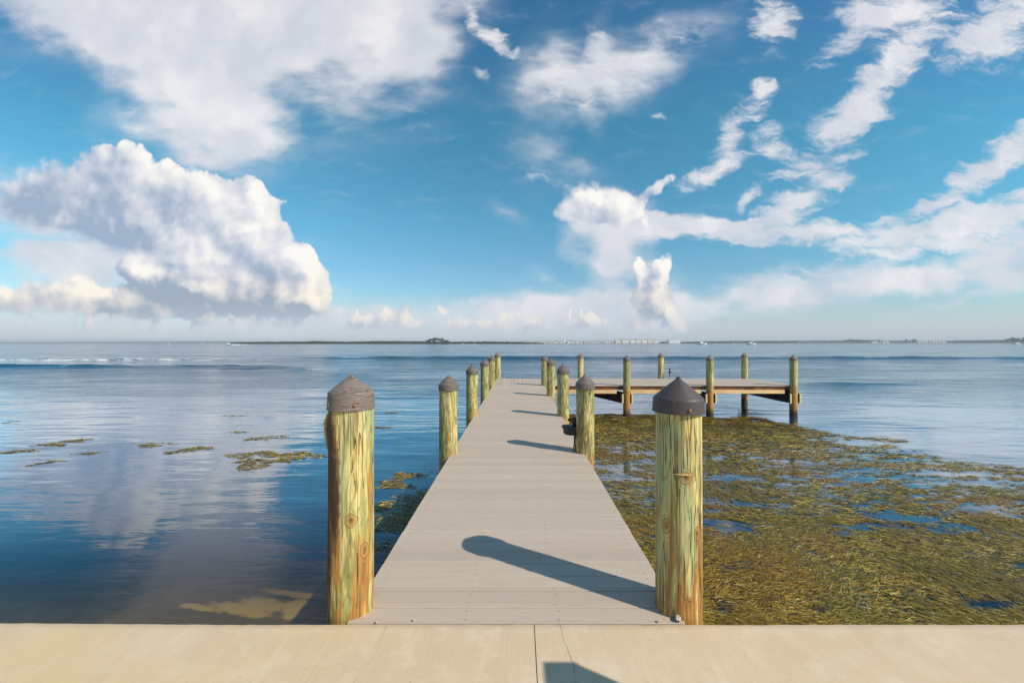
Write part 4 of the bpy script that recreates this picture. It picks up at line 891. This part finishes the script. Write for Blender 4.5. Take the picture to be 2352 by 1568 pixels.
while px < 1442 and i < 28:
    w = hr.uniform(5, 8.5); wl = hr.choice(['white', 'white', 'cream', 'pink', 'peach', 'pale grey']); rf = hr.choice(['grey', 'red', 'brown', 'white', 'grey'])
    h_ = hr.uniform(4.2, 6.2) + (1.4 if 1270 < px < 1320 else 0)
    house(px + w / 2, 1400 + hr.uniform(-12, 30), w, h_, wl, rf, '%s house from the left in the far waterfront town, %s walls, %s roof' % (ordn[i], wl, rf), 'house', 'small waterfront houses on the far shore', storeys=2)
    px += w + hr.choice([.8, 1.5, 3.0]); i += 1
for i, (px, w, h_, wl) in enumerate([(1420, 12, 7, 'peach'), (1437, 16, 8.2, 'cream'), (1454, 11, 7.6, 'white'), (1467, 12, 8.4, 'cream'), (1481, 11, 7.6, 'white'), (1494, 12, 8.2, 'peach'), (1508, 12, 7.4, 'cream')]):
    house(px, 1396, w, h_, wl, 'grey', '%s apartment block from the left in the tall pale cluster, %s walls' % (ordn[i], wl), 'apartment block', 'apartment blocks on the far shore', True, 4, 16, 'apartment_block')
house(1550, 1390, 26, 7.6, 'white', 'white', 'long low white building standing alone at the right end of the town', 'building', None, True, 2, 25, 'white_building')
for i, (px, w) in enumerate([(2010, 14), (2035, 16), (2120, 20), (2145, 18), (2165, 16)]):
    house(px, 2160, w, 4.6, ['cream', 'white', 'cream', 'peach', 'pale grey'][i], 'grey', '%s pale building from the left, right of the low bridge' % ordn[i], 'building', 'pale low buildings right of the bridge', True, 1, 16, 'shore_building')
# bridge
br = empty('bridge', (PX(1900, 2050), 2050, WZ)); tag(br, 'long low grey bridge on pale piers on the right of the horizon', 'bridge'); u = 2050 / F
x0, x1 = PX(1830, 2050) - br.location.x, PX(2185, 2050) - br.location.x
MB().box(x0, x1, -5, 5, 3.2 * u - 1.2, 3.2 * u).build('bridge_deck', simple('bridge concrete', (.30, .30, .29), .9), br)
for k in range(44):
    xk = x0 + (x1 - x0) * (k + .5) / 44; MB().box(xk - .9, xk + .9, -4, 4, -2, 3.2 * u - 1.25).build('pier', M['w_pale grey'], br)

# boats and a channel marker
M['gel'] = simple('white gelcoat', (.82, .82, .82), .3, 0, .05); M['teal'] = simple('teal canopy', (.10, .42, .45), .6); M['canvas'] = simple('pink canvas', (.62, .36, .30), .8)
def boat(px, py, wpx, label, top='gel', sail=0, wake=0, flip=1):
    Z = WY(py); u = Z / F; L = wpx * u; root = empty('boat', (PX(px, Z), Z, WZ)); tag(root, label, 'boat', 'boats far out on the water')
    st = [(-.5, .16, .22), (-.3, .18, .20), (0, .18, .22), (.25, .14, .27), (.42, .07, .33), (.5, .01, .37)]; V = []; Fs = []
    for (x, w, h_) in st: V += [(flip * x * L, -w * L * .3, -.04 * L), (flip * x * L, -w * L, h_ * L * .6), (flip * x * L, w * L, h_ * L * .6), (flip * x * L, w * L * .3, -.04 * L)]
    for i in range(5):
        for k in range(4): Fs.append((i * 4 + k, i * 4 + (k + 1) % 4, (i + 1) * 4 + (k + 1) % 4, (i + 1) * 4 + k))
    Fs += [(0, 1, 2, 3), (23, 22, 21, 20)]
    link('hull', pydata('hull', V, Fs), M['gel'], root)
    if sail:
        MB().tube([(0, 0, 0), (0, 0, sail * u)], .09, 6).build('mast', M['gel'], root)
        MB().add([(.1, 0, 1.2), (flip * L * .45, .02, 1.3), (.1, 0, sail * u * .95), (.1, .05, 1.2), (flip * L * .45, .07, 1.3), (.1, .05, sail * u * .95)], [(0, 1, 2), (5, 4, 3), (0, 3, 4, 1), (1, 4, 5, 2), (2, 5, 3, 0)]).build('sail', M['gel'], root)
    else:
        MB().box(-.16 * L, .10 * L, -.10 * L, .10 * L, .13 * L, .25 * L).build('cabin', M['gel'], root)
        MB().box(-.22 * L, .14 * L, -.12 * L, .12 * L, .31 * L, .335 * L).build('canopy', M[top], root)
        for sx in (-.18, .10):
            for sy in (-.09, .09): MB().box(sx * L - .04, sx * L + .04, sy * L - .04, sy * L + .04, .12 * L, .31 * L).build('canopy_post', M['gel'], root)
    if wake:
        n = 260; g = np.random.default_rng(int(px)); x = -flip * g.uniform(.35 * L, wake * u, n); P = np.stack([x, g.normal(0, .08 * L, n), g.uniform(.0, .12 * L, n) * np.exp(-np.abs(x) / (wake * u))], -1)
        V, I = leafcloud(P, g.uniform(.03, .09, n) * L, int(px)); o = raw_mesh('wake_foam', [(V, I)], [M['foam']]); o.location = root.location; tag(o, 'white foam wake trailing behind the %s' % ('motorboat left of the island' if px < 700 else 'small teal topped motorboat'), 'wake', kind='stuff')
M['foam'] = simple('foam', (.85, .85, .85), .9)
boat(525, 792, 15, 'white motorboat with wake, left of the mangrove island', wake=42, flip=-1)
boat(1064, 791.3, 10, 'small motorboat with teal canopy right of the tall tree clump', 'teal', wake=36, flip=-1)
boat(387, 790.8, 3.5, 'tiny sailing boat far off on the left horizon', sail=7)
boat(466, 790.9, 3, 'tiny sailing boat between the left shore and the white motorboat', sail=5)
boat(1303, 790.9, 6, 'small white boat before the middle of the town'); boat(1612, 791.2, 22, 'long white low boat below the wooded shore right of the white building'); boat(1640, 791, 6, 'small white boat just right of the long white boat')
boat(1685, 791, 4, 'tiny boat with a mast right of the small white boats', sail=5); boat(1725, 791.2, 20, 'long boat with pink canopy left of the bridge', 'canvas'); boat(2335, 791, 16, 'low boat with pink canopy in front of the slim trees at far right', 'canvas')

# ------------------------------------------------------------------ the air
hz = MB().box(-16000, 16000, -60.0, 17500, -4.5, 40).build('haze'); tag(hz, kind='stuff')
m = bpy.data.materials.new('haze'); m.use_nodes = True; m.node_tree.nodes.clear(); nt = NT(m.node_tree)
pv = nt.new('ShaderNodeVolumePrincipled'); pv.inputs['Color'].default_value = (.78, .87, .97, 1); pv.inputs['Density'].default_value = 1.6e-4
nt.l.new(pv.outputs[0], nt.new('ShaderNodeOutputMaterial').inputs['Volume']); hz.data.materials.append(m)

scn.view_settings.view_transform = 'Standard'; scn.view_settings.look = 'None'
scn.view_settings.exposure = 0; scn.view_settings.gamma = 1
scn.render.engine = 'CYCLES'
scn.cycles.use_adaptive_sampling = True; scn.cycles.adaptive_threshold = .012; scn.cycles.adaptive_min_samples = 12
scn.cycles.transparent_max_bounces = 16; scn.cycles.max_bounces = 8
